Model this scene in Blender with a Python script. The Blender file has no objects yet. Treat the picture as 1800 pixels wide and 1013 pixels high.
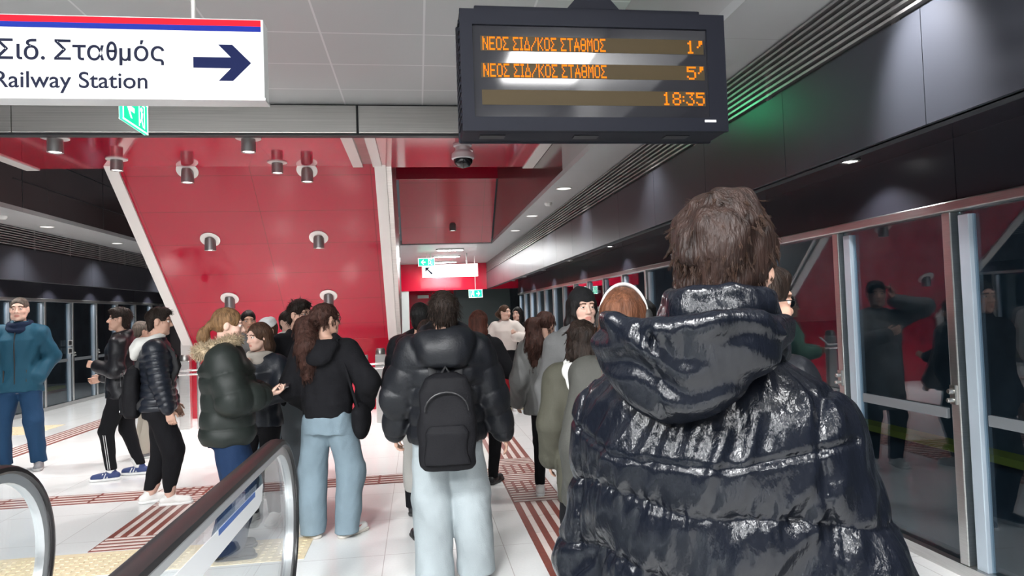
import bpy, bmesh, math, random
import numpy as np
from mathutils import Vector, Matrix

SC = bpy.context.scene
COL = SC.collection
PI = math.pi

# ---------------------------------------------------------------- camera
def add_camera():
    yaw, pitch, roll = math.radians(7.894), math.radians(1.950), 0.034
    f = Vector((math.sin(yaw)*math.cos(pitch), math.cos(yaw)*math.cos(pitch), math.sin(pitch)))
    r0 = Vector((math.cos(yaw), -math.sin(yaw), 0))
    u0 = r0.cross(f)
    r = r0*math.cos(roll) - u0*math.sin(roll)
    u = r0*math.sin(roll) + u0*math.cos(roll)
    cd = bpy.data.cameras.new('camera')
    cd.sensor_width = 36.0
    cd.lens = 36.0*1200/1800
    cd.clip_start = 0.02
    cd.clip_end = 200
    co = bpy.data.objects.new('camera', cd)
    m = Matrix.Identity(4)
    for i in range(3):
        m[i][0], m[i][1], m[i][2] = r[i], u[i], -f[i]
    m[0][3], m[1][3], m[2][3] = 0, 0, 1.6
    co.matrix_world = m
    COL.objects.link(co)
    SC.camera = co
add_camera()

# ---------------------------------------------------------------- world, exposure
w = bpy.data.worlds.new('world')
SC.world = w
w.use_nodes = True
w.node_tree.nodes['Background'].inputs[0].default_value = (0.75, 0.8, 0.9, 1)
w.node_tree.nodes['Background'].inputs[1].default_value = 0.10
SC.view_settings.view_transform = 'Standard'
SC.view_settings.look = 'None'
SC.view_settings.gamma = 1.0
SC.view_settings.exposure = 0.0
SC.view_settings.use_curve_mapping = False

# lamp strengths (watts) used by the fixtures further down
P_PANEL = 290      # square luminous ceiling panels
P_CAN = 140        # can downlights of the stair soffit
P_STRIP = 130      # round downlights of the side strips
P_SPOT = 34       # small spots above the screen doors
P_FAR = 70        # oblong lamps of the far ceiling

# ---------------------------------------------------------------- materials
MATS = {}
def mat(name, col, rough=0.5, metal=0.0, spec=0.5, noise=0.0, nscale=8.0, bump=0.0, bscale=40.0,
        emit=None, estr=0.0, coat=0.0, sheen=0.0, stretch=None, attr=False, brushed=None):
    if name in MATS:
        return MATS[name]
    m = bpy.data.materials.new(name)
    m.use_nodes = True
    nt = m.node_tree
    b = nt.nodes['Principled BSDF']
    b.inputs['Base Color'].default_value = (*col, 1)
    b.inputs['Roughness'].default_value = rough
    b.inputs['Metallic'].default_value = metal
    b.inputs['Specular IOR Level'].default_value = spec
    if coat:
        b.inputs['Coat Weight'].default_value = coat
        b.inputs['Coat Roughness'].default_value = 0.06
        b.inputs['Coat IOR'].default_value = 1.6
    if sheen:
        b.inputs['Sheen Weight'].default_value = sheen
    if emit:
        b.inputs['Emission Color'].default_value = (*emit, 1)
        b.inputs['Emission Strength'].default_value = estr
    tc = None
    def coords(st):
        tc = nt.nodes.new('ShaderNodeTexCoord')
        mp = nt.nodes.new('ShaderNodeMapping')
        nt.links.new(tc.outputs['Object'], mp.inputs[0])
        if st:
            mp.inputs['Scale'].default_value = st
        return mp.outputs[0]
    if attr:
        a = nt.nodes.new('ShaderNodeVertexColor')
        a.layer_name = 'tint'
        mx = nt.nodes.new('ShaderNodeMix')
        mx.data_type = 'RGBA'
        mx.blend_type = 'MULTIPLY'
        mx.inputs[0].default_value = 1
        mx.inputs[6].default_value = (*col, 1)
        nt.links.new(a.outputs[0], mx.inputs[7])
        nt.links.new(mx.outputs[2], b.inputs['Base Color'])
    elif noise:
        n = nt.nodes.new('ShaderNodeTexNoise')
        n.inputs['Scale'].default_value = nscale
        n.inputs['Detail'].default_value = 6
        nt.links.new(coords(stretch), n.inputs['Vector'])
        cr = nt.nodes.new('ShaderNodeValToRGB')
        lo = tuple(max(0, c*(1-noise)) for c in col)
        hi = tuple(min(1, c*(1+noise)) for c in col)
        cr.color_ramp.elements[0].position = 0.3
        cr.color_ramp.elements[0].color = (*lo, 1)
        cr.color_ramp.elements[1].position = 0.7
        cr.color_ramp.elements[1].color = (*hi, 1)
        nt.links.new(n.outputs['Fac'], cr.inputs[0])
        nt.links.new(cr.outputs[0], b.inputs['Base Color'])
    if bump:
        n2 = nt.nodes.new('ShaderNodeTexNoise')
        n2.inputs['Scale'].default_value = bscale
        n2.inputs['Detail'].default_value = 5
        nt.links.new(coords(stretch if not brushed else brushed), n2.inputs['Vector'])
        bp = nt.nodes.new('ShaderNodeBump')
        bp.inputs['Strength'].default_value = bump
        bp.inputs['Distance'].default_value = 0.02
        nt.links.new(n2.outputs['Fac'], bp.inputs['Height'])
        nt.links.new(bp.outputs[0], b.inputs['Normal'])
    MATS[name] = m
    return m

def glass_mat(name, tint, ior=1.5, rough=0.0):
    """clear sheet: see-through plus mirror reflection by Fresnel"""
    if name in MATS:
        return MATS[name]
    m = bpy.data.materials.new(name)
    m.use_nodes = True
    nt = m.node_tree
    nt.nodes.remove(nt.nodes['Principled BSDF'])
    out = nt.nodes['Material Output']
    t = nt.nodes.new('ShaderNodeBsdfTransparent')
    t.inputs[0].default_value = (*tint, 1)
    g = nt.nodes.new('ShaderNodeBsdfGlossy')
    g.inputs['Roughness'].default_value = rough
    g.inputs[0].default_value = (0.95, 0.97, 1, 1)
    fr = nt.nodes.new('ShaderNodeFresnel')
    # same index from both sides of the sheet
    ge = nt.nodes.new('ShaderNodeNewGeometry')
    ma = nt.nodes.new('ShaderNodeMath')
    ma.operation = 'MULTIPLY_ADD'
    ma.inputs[1].default_value = 1/ior-ior
    ma.inputs[2].default_value = ior
    nt.links.new(ge.outputs['Backfacing'], ma.inputs[0])
    nt.links.new(ma.outputs[0], fr.inputs[0])
    mx = nt.nodes.new('ShaderNodeMixShader')
    nt.links.new(fr.outputs[0], mx.inputs[0])
    nt.links.new(t.outputs[0], mx.inputs[1])
    nt.links.new(g.outputs[0], mx.inputs[2])
    nt.links.new(mx.outputs[0], out.inputs[0])
    MATS[name] = m
    return m

def tiles_mat(name, col, joint, sx, sy, jw, rough, noise=0.06, metal=0.0, coat=0.0, ox=0.0, oy=0.0, planes='xy', spec=0.5, vary=0.04):
    """rectangular panels with thin joints, by object coordinates (metres)"""
    if name in MATS:
        return MATS[name]
    m = bpy.data.materials.new(name)
    m.use_nodes = True
    nt = m.node_tree
    b = nt.nodes['Principled BSDF']
    tc = nt.nodes.new('ShaderNodeTexCoord')
    sp = nt.nodes.new('ShaderNodeSeparateXYZ')
    nt.links.new(tc.outputs['Object'], sp.inputs[0])
    def math_(op, a, v=None, bsock=None):
        n = nt.nodes.new('ShaderNodeMath')
        n.operation = op
        nt.links.new(a, n.inputs[0])
        if bsock is not None:
            nt.links.new(bsock, n.inputs[1])
        elif v is not None:
            n.inputs[1].default_value = v
        return n.outputs[0]
    ids = {'x': 0, 'y': 1, 'z': 2}
    masks, cells = [], []
    for ax, s, o in ((planes[0], sx, ox), (planes[1], sy, oy)):
        v = math_('DIVIDE', math_('ADD', sp.outputs[ids[ax]], o), s)
        fr = math_('FRACT', v)
        cells.append(math_('FLOOR', v))
        masks.append(math_('LESS_THAN', fr, jw/s))
    mask = math_('MAXIMUM', masks[0], bsock=masks[1])
    cb = nt.nodes.new('ShaderNodeCombineXYZ')
    nt.links.new(cells[0], cb.inputs[0])
    nt.links.new(cells[1], cb.inputs[1])
    wn = nt.nodes.new('ShaderNodeTexWhiteNoise')
    nt.links.new(cb.outputs[0], wn.inputs['Vector'])
    n = nt.nodes.new('ShaderNodeTexNoise')
    n.inputs['Scale'].default_value = 60
    n.inputs['Detail'].default_value = 4
    nt.links.new(tc.outputs['Object'], n.inputs['Vector'])
    f1 = math_('MULTIPLY_ADD', n.outputs['Fac'], noise*2)
    f1.node.inputs[2].default_value = 1-noise
    f2 = math_('MULTIPLY_ADD', wn.outputs['Value'], vary*2)
    f2.node.inputs[2].default_value = 1-vary
    f = math_('MULTIPLY', f1, bsock=f2)
    vm = nt.nodes.new('ShaderNodeVectorMath')
    vm.operation = 'SCALE'
    vm.inputs[0].default_value = col
    nt.links.new(f, vm.inputs['Scale'])
    mx = nt.nodes.new('ShaderNodeMix')
    mx.data_type = 'RGBA'
    nt.links.new(mask, mx.inputs[0])
    nt.links.new(vm.outputs[0], mx.inputs[6])
    mx.inputs[7].default_value = (*joint, 1)
    nt.links.new(mx.outputs[2], b.inputs['Base Color'])
    b.inputs['Roughness'].default_value = rough
    b.inputs['Metallic'].default_value = metal
    b.inputs['Specular IOR Level'].default_value = spec
    if coat:
        b.inputs['Coat Weight'].default_value = coat
        b.inputs['Coat Roughness'].default_value = 0.07
        b.inputs['Coat IOR'].default_value = 1.6
    MATS[name] = m
    return m

# ---------------------------------------------------------------- mesh collecting
class MB:
    def __init__(s):
        s.v, s.f, s.m = [], [], []
    def add(s, vs, fs, mi=0):
        o = len(s.v)
        s.v += [tuple(v) for v in vs]
        s.f += [tuple(i+o for i in f) for f in fs]
        s.m += [mi]*len(fs)
        return s
    def box(s, x0, x1, y0, y1, z0, z1, mi=0):
        vs = [(x, y, z) for z in (z0, z1) for y in (y0, y1) for x in (x0, x1)]
        return s.add(vs, [(0,2,3,1),(4,5,7,6),(0,1,5,4),(2,6,7,3),(0,4,6,2),(1,3,7,5)], mi)
    def prism(s, poly, a0, a1, axis='x', mi=0):
        """poly: 2-D outline in the plane across `axis`, swept from a0 to a1"""
        n = len(poly)
        def P(a, p):
            return {'x': (a, p[0], p[1]), 'y': (p[0], a, p[1]), 'z': (p[0], p[1], a)}[axis]
        vs = [P(a0, p) for p in poly] + [P(a1, p) for p in poly]
        fs = [tuple(range(n))[::-1], tuple(range(n, 2*n))]
        fs += [(i, (i+1) % n, n+(i+1) % n, n+i) for i in range(n)]
        return s.add(vs, fs, mi)
    def tube(s, pts, r, n=10, mi=0, cap=True, ry=None):
        pts = [Vector(p) for p in pts]
        rr = r if isinstance(r, (list, tuple)) else [r]*len(pts)
        vs, fs = [], []
        up = None
        for i, p in enumerate(pts):
            d = (pts[min(i+1, len(pts)-1)]-pts[max(i-1, 0)]).normalized()
            if up is None:
                up = Vector((0, 0, 1)) if abs(d.z) < 0.9 else Vector((1, 0, 0))
            a = d.cross(up).normalized()
            b = a.cross(d).normalized()
            up = b
            for k in range(n):
                t = 2*PI*k/n
                vs.append(p + a*rr[i]*math.cos(t) + b*(ry or rr[i])*math.sin(t))
        for i in range(len(pts)-1):
            for k in range(n):
                fs.append((i*n+k, i*n+(k+1) % n, (i+1)*n+(k+1) % n, (i+1)*n+k))
        if cap:
            fs.append(tuple(range(n))[::-1])
            fs.append(tuple(range((len(pts)-1)*n, len(pts)*n)))
        return s.add(vs, fs, mi)
    def lathe(s, prof, c=(0, 0, 0), n=24, mi=0, M=None):
        vs, fs = [], []
        for r, z in prof:
            for k in range(n):
                t = 2*PI*k/n
                p = Vector((r*math.cos(t), r*math.sin(t), z))
                if M is not None:
                    p = M @ p
                vs.append(p+Vector(c))
        L = len(prof)
        for i in range(L-1):
            for k in range(n):
                fs.append((i*n+k, i*n+(k+1) % n, (i+1)*n+(k+1) % n, (i+1)*n+k))
        if prof[0][0] > 1e-5:
            fs.append(tuple(range(n))[::-1])
        if prof[-1][0] > 1e-5:
            fs.append(tuple(range((L-1)*n, L*n)))
        return s.add(vs, fs, mi)
    def build(s, name, mats, parent=None, smooth=False, bevel=0.0, loc=None):
        me = bpy.data.meshes.new(name)
        me.from_pydata(s.v, [], s.f)
        if not isinstance(mats, (list, tuple)):
            mats = [mats]
        for m in mats:
            me.materials.append(m)
        if len(mats) > 1:
            me.polygons.foreach_set('material_index', s.m)
        bm = bmesh.new()
        bm.from_mesh(me)
        bmesh.ops.recalc_face_normals(bm, faces=bm.faces)
        bm.to_mesh(me)
        bm.free()
        if smooth:
            me.polygons.foreach_set('use_smooth', [True]*len(me.polygons))
            me.set_sharp_from_angle(angle=math.radians(40))
        o = bpy.data.objects.new(name, me)
        COL.objects.link(o)
        if parent is not None:
            o.parent = parent
        if loc is not None:
            o.location = loc
        if bevel:
            b = o.modifiers.new('bevel', 'BEVEL')
            b.width = bevel
            b.segments = 2
            b.limit_method = 'ANGLE'
        return o

def tag(o, label, cat, group=None, kind=None):
    o['label'] = label
    o['category'] = cat
    if group:
        o['group'] = group
    if kind:
        o['kind'] = kind
    return o

def root(name, label, cat, loc=(0, 0, 0), rz=0.0, group=None, kind=None):
    o = bpy.data.objects.new(name, None)
    o.empty_display_size = 0.1
    COL.objects.link(o)
    o.location = loc
    o.rotation_euler = (0, 0, rz)
    return tag(o, label, cat, group, kind)

def lamp(name, kind, loc, power, parent=None, size=0.2, size_y=None, rot=(0, 0, 0), col=(1, 1, 1), angle=None, blend=0.5):
    l = bpy.data.lights.new(name, kind)
    l.energy = power
    l.color = col
    if kind == 'AREA':
        l.shape = 'RECTANGLE' if size_y else 'DISK'
        l.size = size
        if size_y:
            l.size_y = size_y
    elif kind == 'SPOT':
        l.shadow_soft_size = size
        l.spot_size = angle
        l.spot_blend = blend
    else:
        l.shadow_soft_size = size
    o = bpy.data.objects.new(name, l)
    COL.objects.link(o)
    o.location = loc
    o.rotation_euler = rot
    if parent is not None:
        o.parent = parent
    return o

def copy_tree(o, parent=None):
    c = o.copy()
    COL.objects.link(c)
    if parent is not None:
        c.parent = parent
    for ch in list(o.children):
        copy_tree(ch, c)
    return c
# ================================================================ THE STATION
ALU = mat('brushed_aluminium', (0.62, 0.62, 0.61), 0.32, 1.0, noise=0.08, nscale=6, stretch=(1, 1, 30))
STEEL = mat('brushed_steel', (0.50, 0.49, 0.47), 0.30, 1.0, noise=0.12, nscale=3, stretch=(0.4, 1, 40))
TRIMW = mat('pale_grey_trim', (0.62, 0.60, 0.58), 0.42, 0.25)
DARKP = mat('dark_metal_panel', (0.036, 0.039, 0.050), 0.36, 0.5, noise=0.06, nscale=2)
BLACKG = mat('black_gloss_panel', (0.012, 0.012, 0.018), 0.16)
BLACK = mat('matt_black', (0.015, 0.015, 0.018), 0.5)
REDP = tiles_mat('red_enamel_panel', (0.42, 0.003, 0.026), (0.20, 0.003, 0.012), 1.2, 0.62, 0.008, 0.10, noise=0.0, coat=0.9, spec=0.3, ox=0.56, oy=0.1, vary=0.03)
REDW = mat('red_enamel_wall', (0.46, 0.004, 0.026), 0.14, coat=0.6)
CEILM = tiles_mat('grey_ceiling_tiles', (0.32, 0.325, 0.33), (0.47, 0.475, 0.48), 0.83, 0.70, 0.016, 0.45, noise=0.02, ox=0.725, oy=0.72, vary=0.012)
STRIPM = tiles_mat('grey_strip_panels', (0.36, 0.365, 0.37), (0.26, 0.26, 0.26), 5.0, 1.2, 0.006, 0.4, noise=0.01, ox=2.0)
WELLM = mat('dark_well_panel', (0.085, 0.06, 0.06), 0.16, 0.35)
WELLG = mat('grey_well_panel', (0.30, 0.30, 0.30), 0.4)
FLOORM = tiles_mat('pale_terrazzo_tiles', (0.84, 0.845, 0.84), (0.55, 0.52, 0.51), 0.80, 0.80, 0.005, 0.16, noise=0.05, ox=0.27, oy=0.1, vary=0.02)
TACR = mat('red_brown_tactile', (0.22, 0.058, 0.042), 0.4, noise=0.15, nscale=25)
TACW = mat('pale_tactile_bars', (0.70, 0.60, 0.56), 0.4)
YEL = mat('ochre_tactile', (0.82, 0.69, 0.47), 0.45, noise=0.12, nscale=30)
TUNNEL = mat('tunnel_concrete', (0.10, 0.115, 0.13), 0.85, noise=0.3, nscale=2)
GLASSD = glass_mat('screen_door_glass', (0.62, 0.72, 0.78), 1.64)
GLASSC = glass_mat('clear_balustrade_glass', (0.97, 0.985, 0.985), 1.35)
LAMPW = mat('lamp_diffuser', (0.9, 0.9, 0.9), 0.5, emit=(1, 0.98, 0.96), estr=30)
LAMPC = mat('can_lamp_diffuser', (0.9, 0.9, 0.9), 0.5, emit=(1, 0.97, 0.93), estr=7)
LAMPS = mat('strip_lamp_diffuser', (0.9, 0.9, 0.9), 0.5, emit=(1, 0.98, 0.95), estr=1.3)
LAMPP = mat('spot_lamp_diffuser', (0.9, 0.9, 0.9), 0.5, emit=(1, 0.99, 0.97), estr=9)
STILE = mat('pale_blue_door_stile', (0.50, 0.58, 0.66), 0.28, 0.35, noise=0.1, nscale=2, stretch=(1, 1, 0.6))

XR, XL = 3.05, -7.07        # screen-door planes
WR, WL = 1.65, -5.05        # walls of the raised ceiling well
BR, BL = 2.09, -5.85        # bulkhead planes
YN, YF = -5.0, 20.6         # near and far ends of the platform

def struct(name, mb, m, label, cat, **k):
    return tag(mb.build(name, m, **k), label, cat, kind='structure')

# floor slab, raised a little above the tunnel bed
struct('floor', MB().box(XL-0.12, XR+0.12, YN-0.5, 24, -0.25, 0.0), FLOORM, 'pale polished tiled floor of the metro platform', 'floor')

# ---- ceilings
struct('ceiling', MB().box(WL, WR, YN, 7.53, 3.9, 4.0), CEILM, 'grey tiled ceiling above the near platform and the signs', 'ceiling')
struct('ceiling', MB().box(WL, WR, 9.35, 13.5, 5.2, 5.3), WELLM, 'dark high ceiling over the stair well behind the red slab', 'ceiling')
struct('ceiling', MB().box(WR-0.0, BR+0.02, YN, 14.85, 3.1, 3.16), STRIPM, 'grey ceiling strip with round lights beside the right grille', 'ceiling')
struct('ceiling', MB().box(BL-0.02, WL, YN, 20.6, 3.1, 3.16), STRIPM, 'grey ceiling strip on the left side of the platform', 'ceiling')
struct('ceiling', MB().box(-0.5, BR+0.02, 14.85, YF, 3.1, 3.2), STRIPM, 'pale grey far ceiling with three oblong lamps', 'ceiling')
# walls of the raised well
m = MB().box(WR, WR+0.04, YN, 7.45, 3.16, 4.0)
struct('wall_upstand_right', m, WELLG, 'grey upstand wall at the right edge of the near ceiling', 'wall')
m = MB().box(WR, WR+0.04, 7.45, 14.9, 3.16, 5.25)
struct('wall_well_right', m, WELLM, 'dark red-grey glossy side wall of the stair well, right of the red soffit', 'wall')
m = MB().box(WL-0.04, WL, YN, 7.45, 3.16, 4.0)
struct('wall_upstand_left', m, WELLG, 'grey upstand wall at the left edge of the near ceiling', 'wall')
m = MB()
m.box(WL-0.04, WL, 7.45, YF, 3.16, 5.25)
for y in (9.6, 11.9, 14.2):
    m.box(WL, WL+0.004, y, y+0.014, 3.16, 5.2, 1)
for z in (3.5, 3.9):
    m.box(WL, WL+0.004, 9.4, 20, z, z+0.012, 1)
struct('wall_well_left', m, [WELLM, BLACK], 'dark brown panelled side wall of the stair well at left', 'wall')

# ---- steel fascia beam across the platform
m = MB()
for x0, x1 in ((WL, -4.03), (-4.025, -0.60), (-0.58, 1.645)):
    m.box(x0, x1, 7.47, 7.60, 3.585, 3.885)
m.box(WL, WR, 7.5, 7.6, 3.56, 3.90, 1)
struct('trim_beam', m, [STEEL, BLACK], 'brushed steel fascia beam across the platform above the red slab', 'beam', bevel=0.006)

# ---- red ceiling slab with pale trims
m = MB()
m.box(-4.70, -0.80, 7.60, 9.30, 3.60, 3.68)
m.box(-0.42, 1.50, 7.60, 9.30, 3.60, 3.68)
struct('ceiling_red', m, REDP, 'glossy red ceiling slab right behind the steel fascia beam', 'ceiling')
m = MB().box(-0.67, -0.54, 7.6, 9.32, 3.62, 3.68)
for x0, x1 in ((-4.86, -4.70), (-0.80, -0.67), (-0.54, -0.42), (1.50, 1.645)):
    m.box(x0, x1, 7.6, 9.34, 3.585, 3.69, 1)
struct('trim_slab', m, [STEEL, TRIMW], 'pale trims between and beside the red slab panels', 'trim')

# ---- first red sloping soffit under the stair (bottom at y 12.0, top at y 9.25)
SA, SB = Vector((0, 12.0, 1.22)), Vector((0, 8.85, 3.90))
sd = (SB-SA).normalized()
sn = Vector((0, sd.z, -sd.y))     # pointing up and away from the viewer
if sn.z < 0: sn = -sn
def sloped(name, A, B, x0, x1, th, m_, label, cat, off=0.0):
    d = (B-A)
    L = d.length
    d.normalize()
    o = MB().box(x0, x1, 0, L, -abs(th), -off)
    ob = o.build(name, m_)
    ang = math.atan2(d.z, d.y)
    ob.location = A
    ob.rotation_euler = (ang, 0, 0)
    return tag(ob, label, cat, kind='structure'), ang
REDS = tiles_mat('red_soffit_panels', (0.35, 0.002, 0.022), (0.17, 0.002, 0.012), 1.55, 0.62, 0.008, 0.13, noise=0.0, coat=0.38, spec=0.10, ox=0.58, oy=0.2, vary=0.03)
ob, SANG = sloped('ceiling_soffit', SA, SB, -3.72, -0.52, -0.30, REDS, 'large red sloping soffit under the stair, hung with can downlights', 'soffit')
for x0, x1, lab in ((-3.87, -3.72, 'pale edge trim along the left side of the big red soffit'), (-0.52, -0.37, 'pale edge trim along the right side of the big red soffit')):
    t = MB()
    t.box(x0, x1, -0.05, (SB-SA).length, -0.34, 0.035)
    o = t.build('trim_soffit', TRIMW)
    o.location = SA
    o.rotation_euler = (SANG, 0, 0)
    tag(o, lab, 'trim', kind='structure')
# steel cladding of the stair flank next to the right trim
t = MB()
t.prism([(12.0, 1.2), (12.9, 1.2), (12.9, 3.0), (9.6, 5.2), (9.0, 5.0), (8.85, 3.95)], -0.369, -0.30, 'x')
struct('wall_stair_flank', t, STEEL, 'steel flank of the stair beside the big red soffit', 'wall')
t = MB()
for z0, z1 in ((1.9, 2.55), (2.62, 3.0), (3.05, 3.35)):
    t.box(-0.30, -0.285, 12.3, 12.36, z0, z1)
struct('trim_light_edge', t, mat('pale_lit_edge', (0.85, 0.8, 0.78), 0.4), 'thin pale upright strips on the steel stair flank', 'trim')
# red wall under the foot of the soffit
t = MB()
t.box(-3.75, -0.5, 12.0, 12.12, 0, 1.24)
struct('wall_stair_base', t, REDW, 'low red wall beneath the foot of the big sloping soffit', 'wall')
t = MB().box(-3.9, -3.75, 11.95, 12.15, 0, 1.30)
t.box(-0.5, -0.35, 11.95, 12.15, 0, 1.25)
struct('trim_base_post', t, TRIMW, 'pale end posts of the low red wall', 'trim')

# ---- second red soffit further back
S2A, S2B = Vector((0, 14.88, 3.1)), Vector((0, 13.5, 4.28))
REDS2 = tiles_mat('red_far_soffit_panels', (0.42, 0.006, 0.026), (0.2, 0.004, 0.012), 0.98, 0.60, 0.007, 0.16, noise=0.0, coat=0.5, ox=0.55, oy=0.1, vary=0.05)
ob, S2ANG = sloped('ceiling_soffit', S2A, S2B, -0.30, WR-0.02, -0.2, REDS2, 'smaller red sloping soffit behind the dome camera', 'soffit')
struct('wall_soffit_top', MB().box(-0.35, WR, 13.45, 13.52, 4.26, 5.25), REDW, 'bright red upright band above the smaller soffit', 'wall')
# ---- far end
m = MB()
m.box(-0.7, BR+0.96, YF, YF+0.15, 2.30, 3.14)
struct('wall_far_lintel', m, REDW, 'red lintel wall at the far end above the passage', 'wall')
m = MB().box(-6.2, 1.18, 22.6, 22.7, 0, 3.1)
struct('wall_far', m, REDW, 'red wall at the far end of the passage', 'wall')
m = MB().box(1.18, XR, 22.55, 22.7, 0, 3.1)
m.box(1.2, 1.24, 22.5, 22.6, 0, 2.4, 1)
struct('door_far', m, [mat('dark_green_grey_door', (0.035, 0.05, 0.05), 0.4), BLACK], 'dark green-grey door leaf at the far end under the exit sign', 'door')
m = MB().box(-0.62, -0.26, 20.62, 20.9, 0, 2.3)
m.box(-0.60, -0.28, 20.6, 20.63, 0.95, 0.98, 1)
struct('wall_pier', m, [mat('pale_grey_pier', (0.45, 0.47, 0.46), 0.4), TRIMW], 'pale grey pier at the left of the far passage', 'wall')
struct('ceiling', MB().box(-0.7, XR, YF+0.15, 22.7, 2.5, 2.6), BLACK, 'dark low ceiling of the far passage', 'ceiling')
struct('wall_far_left', MB().box(XL, -0.6, YF+0.2, YF+0.3, 0, 5.2), mat('dark_far_wall', (0.04, 0.03, 0.033), 0.4), 'dark end wall of the platform behind the stair at left', 'wall')
struct('wall_near', MB().box(XL, XR, YN-0.4, YN-0.2, 0, 4.0), mat('near_wall_grey', (0.06, 0.06, 0.06), 0.5), 'grey wall behind the viewer', 'wall')

# ---- bulkheads with grilles, soffits and fascias, both sides
def side(sgn, B, X, y0, y1, word):
    # grille
    r = root('ventilation_grille', 'long slatted ventilation grille along the %s side under the ceiling' % word, 'grille', (B, y0, 2.8), kind='structure')
    m = MB().box(*sorted((0.06*sgn, 0.09*sgn)), 0, y1-y0, 0, 0.3)
    m.build('backing', BLACK, r)
    m = MB()
    for k in range(8):
        z = 0.02+k*0.036
        m.box(*sorted((-0.002*sgn, 0.03*sgn)), 0, y1-y0, z, z+0.013)
    for k in range(int((y1-y0)/1.1)+1):
        m.box(*sorted((0.03*sgn, 0.05*sgn)), k*1.1, k*1.1+0.03, 0, 0.3)
    m.build('slats', mat('grille_slats', (0.42, 0.41, 0.41), 0.35, 0.8), r)
    # dark metal panels
    m = MB()
    n = int((y1-y0)/1.08)
    s0 = (3.60-y0) % 1.08
    ys = [0]+[s0+i*1.08 for i in range(n+1) if s0+i*1.08 < y1-y0-0.1]+[y1-y0]
    for a, b_ in zip(ys[:-1], ys[1:]):
        m.box(*sorted((0, 0.04*sgn)), a+0.002, b_-0.002, 2.31, 2.795)
    m.box(*sorted((0.02*sgn, 0.10*sgn)), 0, y1-y0, 2.31, 2.79, 1)
    o = m.build('wall_bulkhead', [DARKP, BLACK], loc=(B, y0, 0))
    tag(o, 'row of dark metal panels under the grille on the %s side' % word, 'wall panel', kind='structure')
    # soffit + fascia
    m = MB().box(*sorted((B+0.10*sgn, X)), y0, y1, 2.50, 2.56)
    tag(m.build('ceiling_soffit_strip', BLACKG), 'black soffit strip with small spots above the %s screen doors' % word, 'soffit', kind='structure')
    m = MB()
    yy = y0
    while yy < y1:
        m.box(*sorted((X, X+0.05*sgn)), yy+0.002, min(yy+2.116, y1), 2.145, 2.50)
        yy += 2.12
    tag(m.build('wall_fascia', mat('dark_satin_fascia', (0.022, 0.022, 0.030), 0.34)), 'black glossy fascia above the screen doors on the %s side' % word, 'fascia', kind='structure')
    # tunnel beyond the doors
    m = MB()
    m.box(*sorted((X+3.0*sgn, X+3.3*sgn)), y0, y1+3, -1.4, 4.5)
    m.box(*sorted((X+0.13*sgn, X+3.1*sgn)), y0, y1+3, -1.5, -1.3)
    m.box(*sorted((X+0.05*sgn, X+3.1*sgn)), y0, y1+3, 3.2, 3.4)
    m.box(*sorted((X+0.05*sgn, X+3.1*sgn)), y0-0.2, y0, -1.5, 4.5)
    m.box(*sorted((X+0.05*sgn, X+3.1*sgn)), y1+3, y1+3.2, -1.5, 4.5)
    tag(m.build('wall_tunnel', TUNNEL), 'dark tunnel behind the %s screen doors' % word, 'tunnel', kind='structure')
    m = MB().box(*sorted((X+2.75*sgn, X+3.0*sgn)), y0, y1, -0.12, -0.04)
    tag(m.build('trim_tunnel_ledge', mat('olive_yellow_ledge', (0.42, 0.40, 0.05), 0.6)), 'olive yellow ledge along the tunnel wall behind the %s screen doors' % word, 'ledge', kind='structure')
def added_tunnel_lamps(sgn, X, ys, word, power, col):  # added fill lamps, hidden above the door headers, to lift the dark glass
    for k, y in enumerate(ys):
        r = root('added_tunnel_lamp', '%s added unseen fill lamp under the tunnel roof behind the %s screen doors' % (('nearest', 'second', 'third', 'farthest')[k], word), 'added fill lamp', (X+1.2*sgn, y, 3.2), group='added fill lamps in the tunnel behind the %s screen doors' % word, kind='structure')
        MB().box(-0.08, 0.08, -0.6, 0.6, -0.06, 0).build('housing', TRIMW, r)
        MB().box(-0.06, 0.06, -0.58, 0.58, -0.066, -0.06).build('diffuser', LAMPS, r)
        lamp('added_tunnel_light', 'AREA', (0, 0, -0.08), power, r, size=0.12, size_y=1.1, col=col)
added_tunnel_lamps(-1, XL, (8.5, 12.0, 15.5, 19.0), 'left', 11, (0.9, 1.0, 0.98))
added_tunnel_lamps(1, XR, (3.0, 7.5, 12.0, 16.5), 'right', 5, (0.75, 0.88, 1.0))
side(1, BR, XR, YN, YF+0.1, 'right')
side(-1, BL, XL, YN, YF+0.1, 'left')

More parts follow.
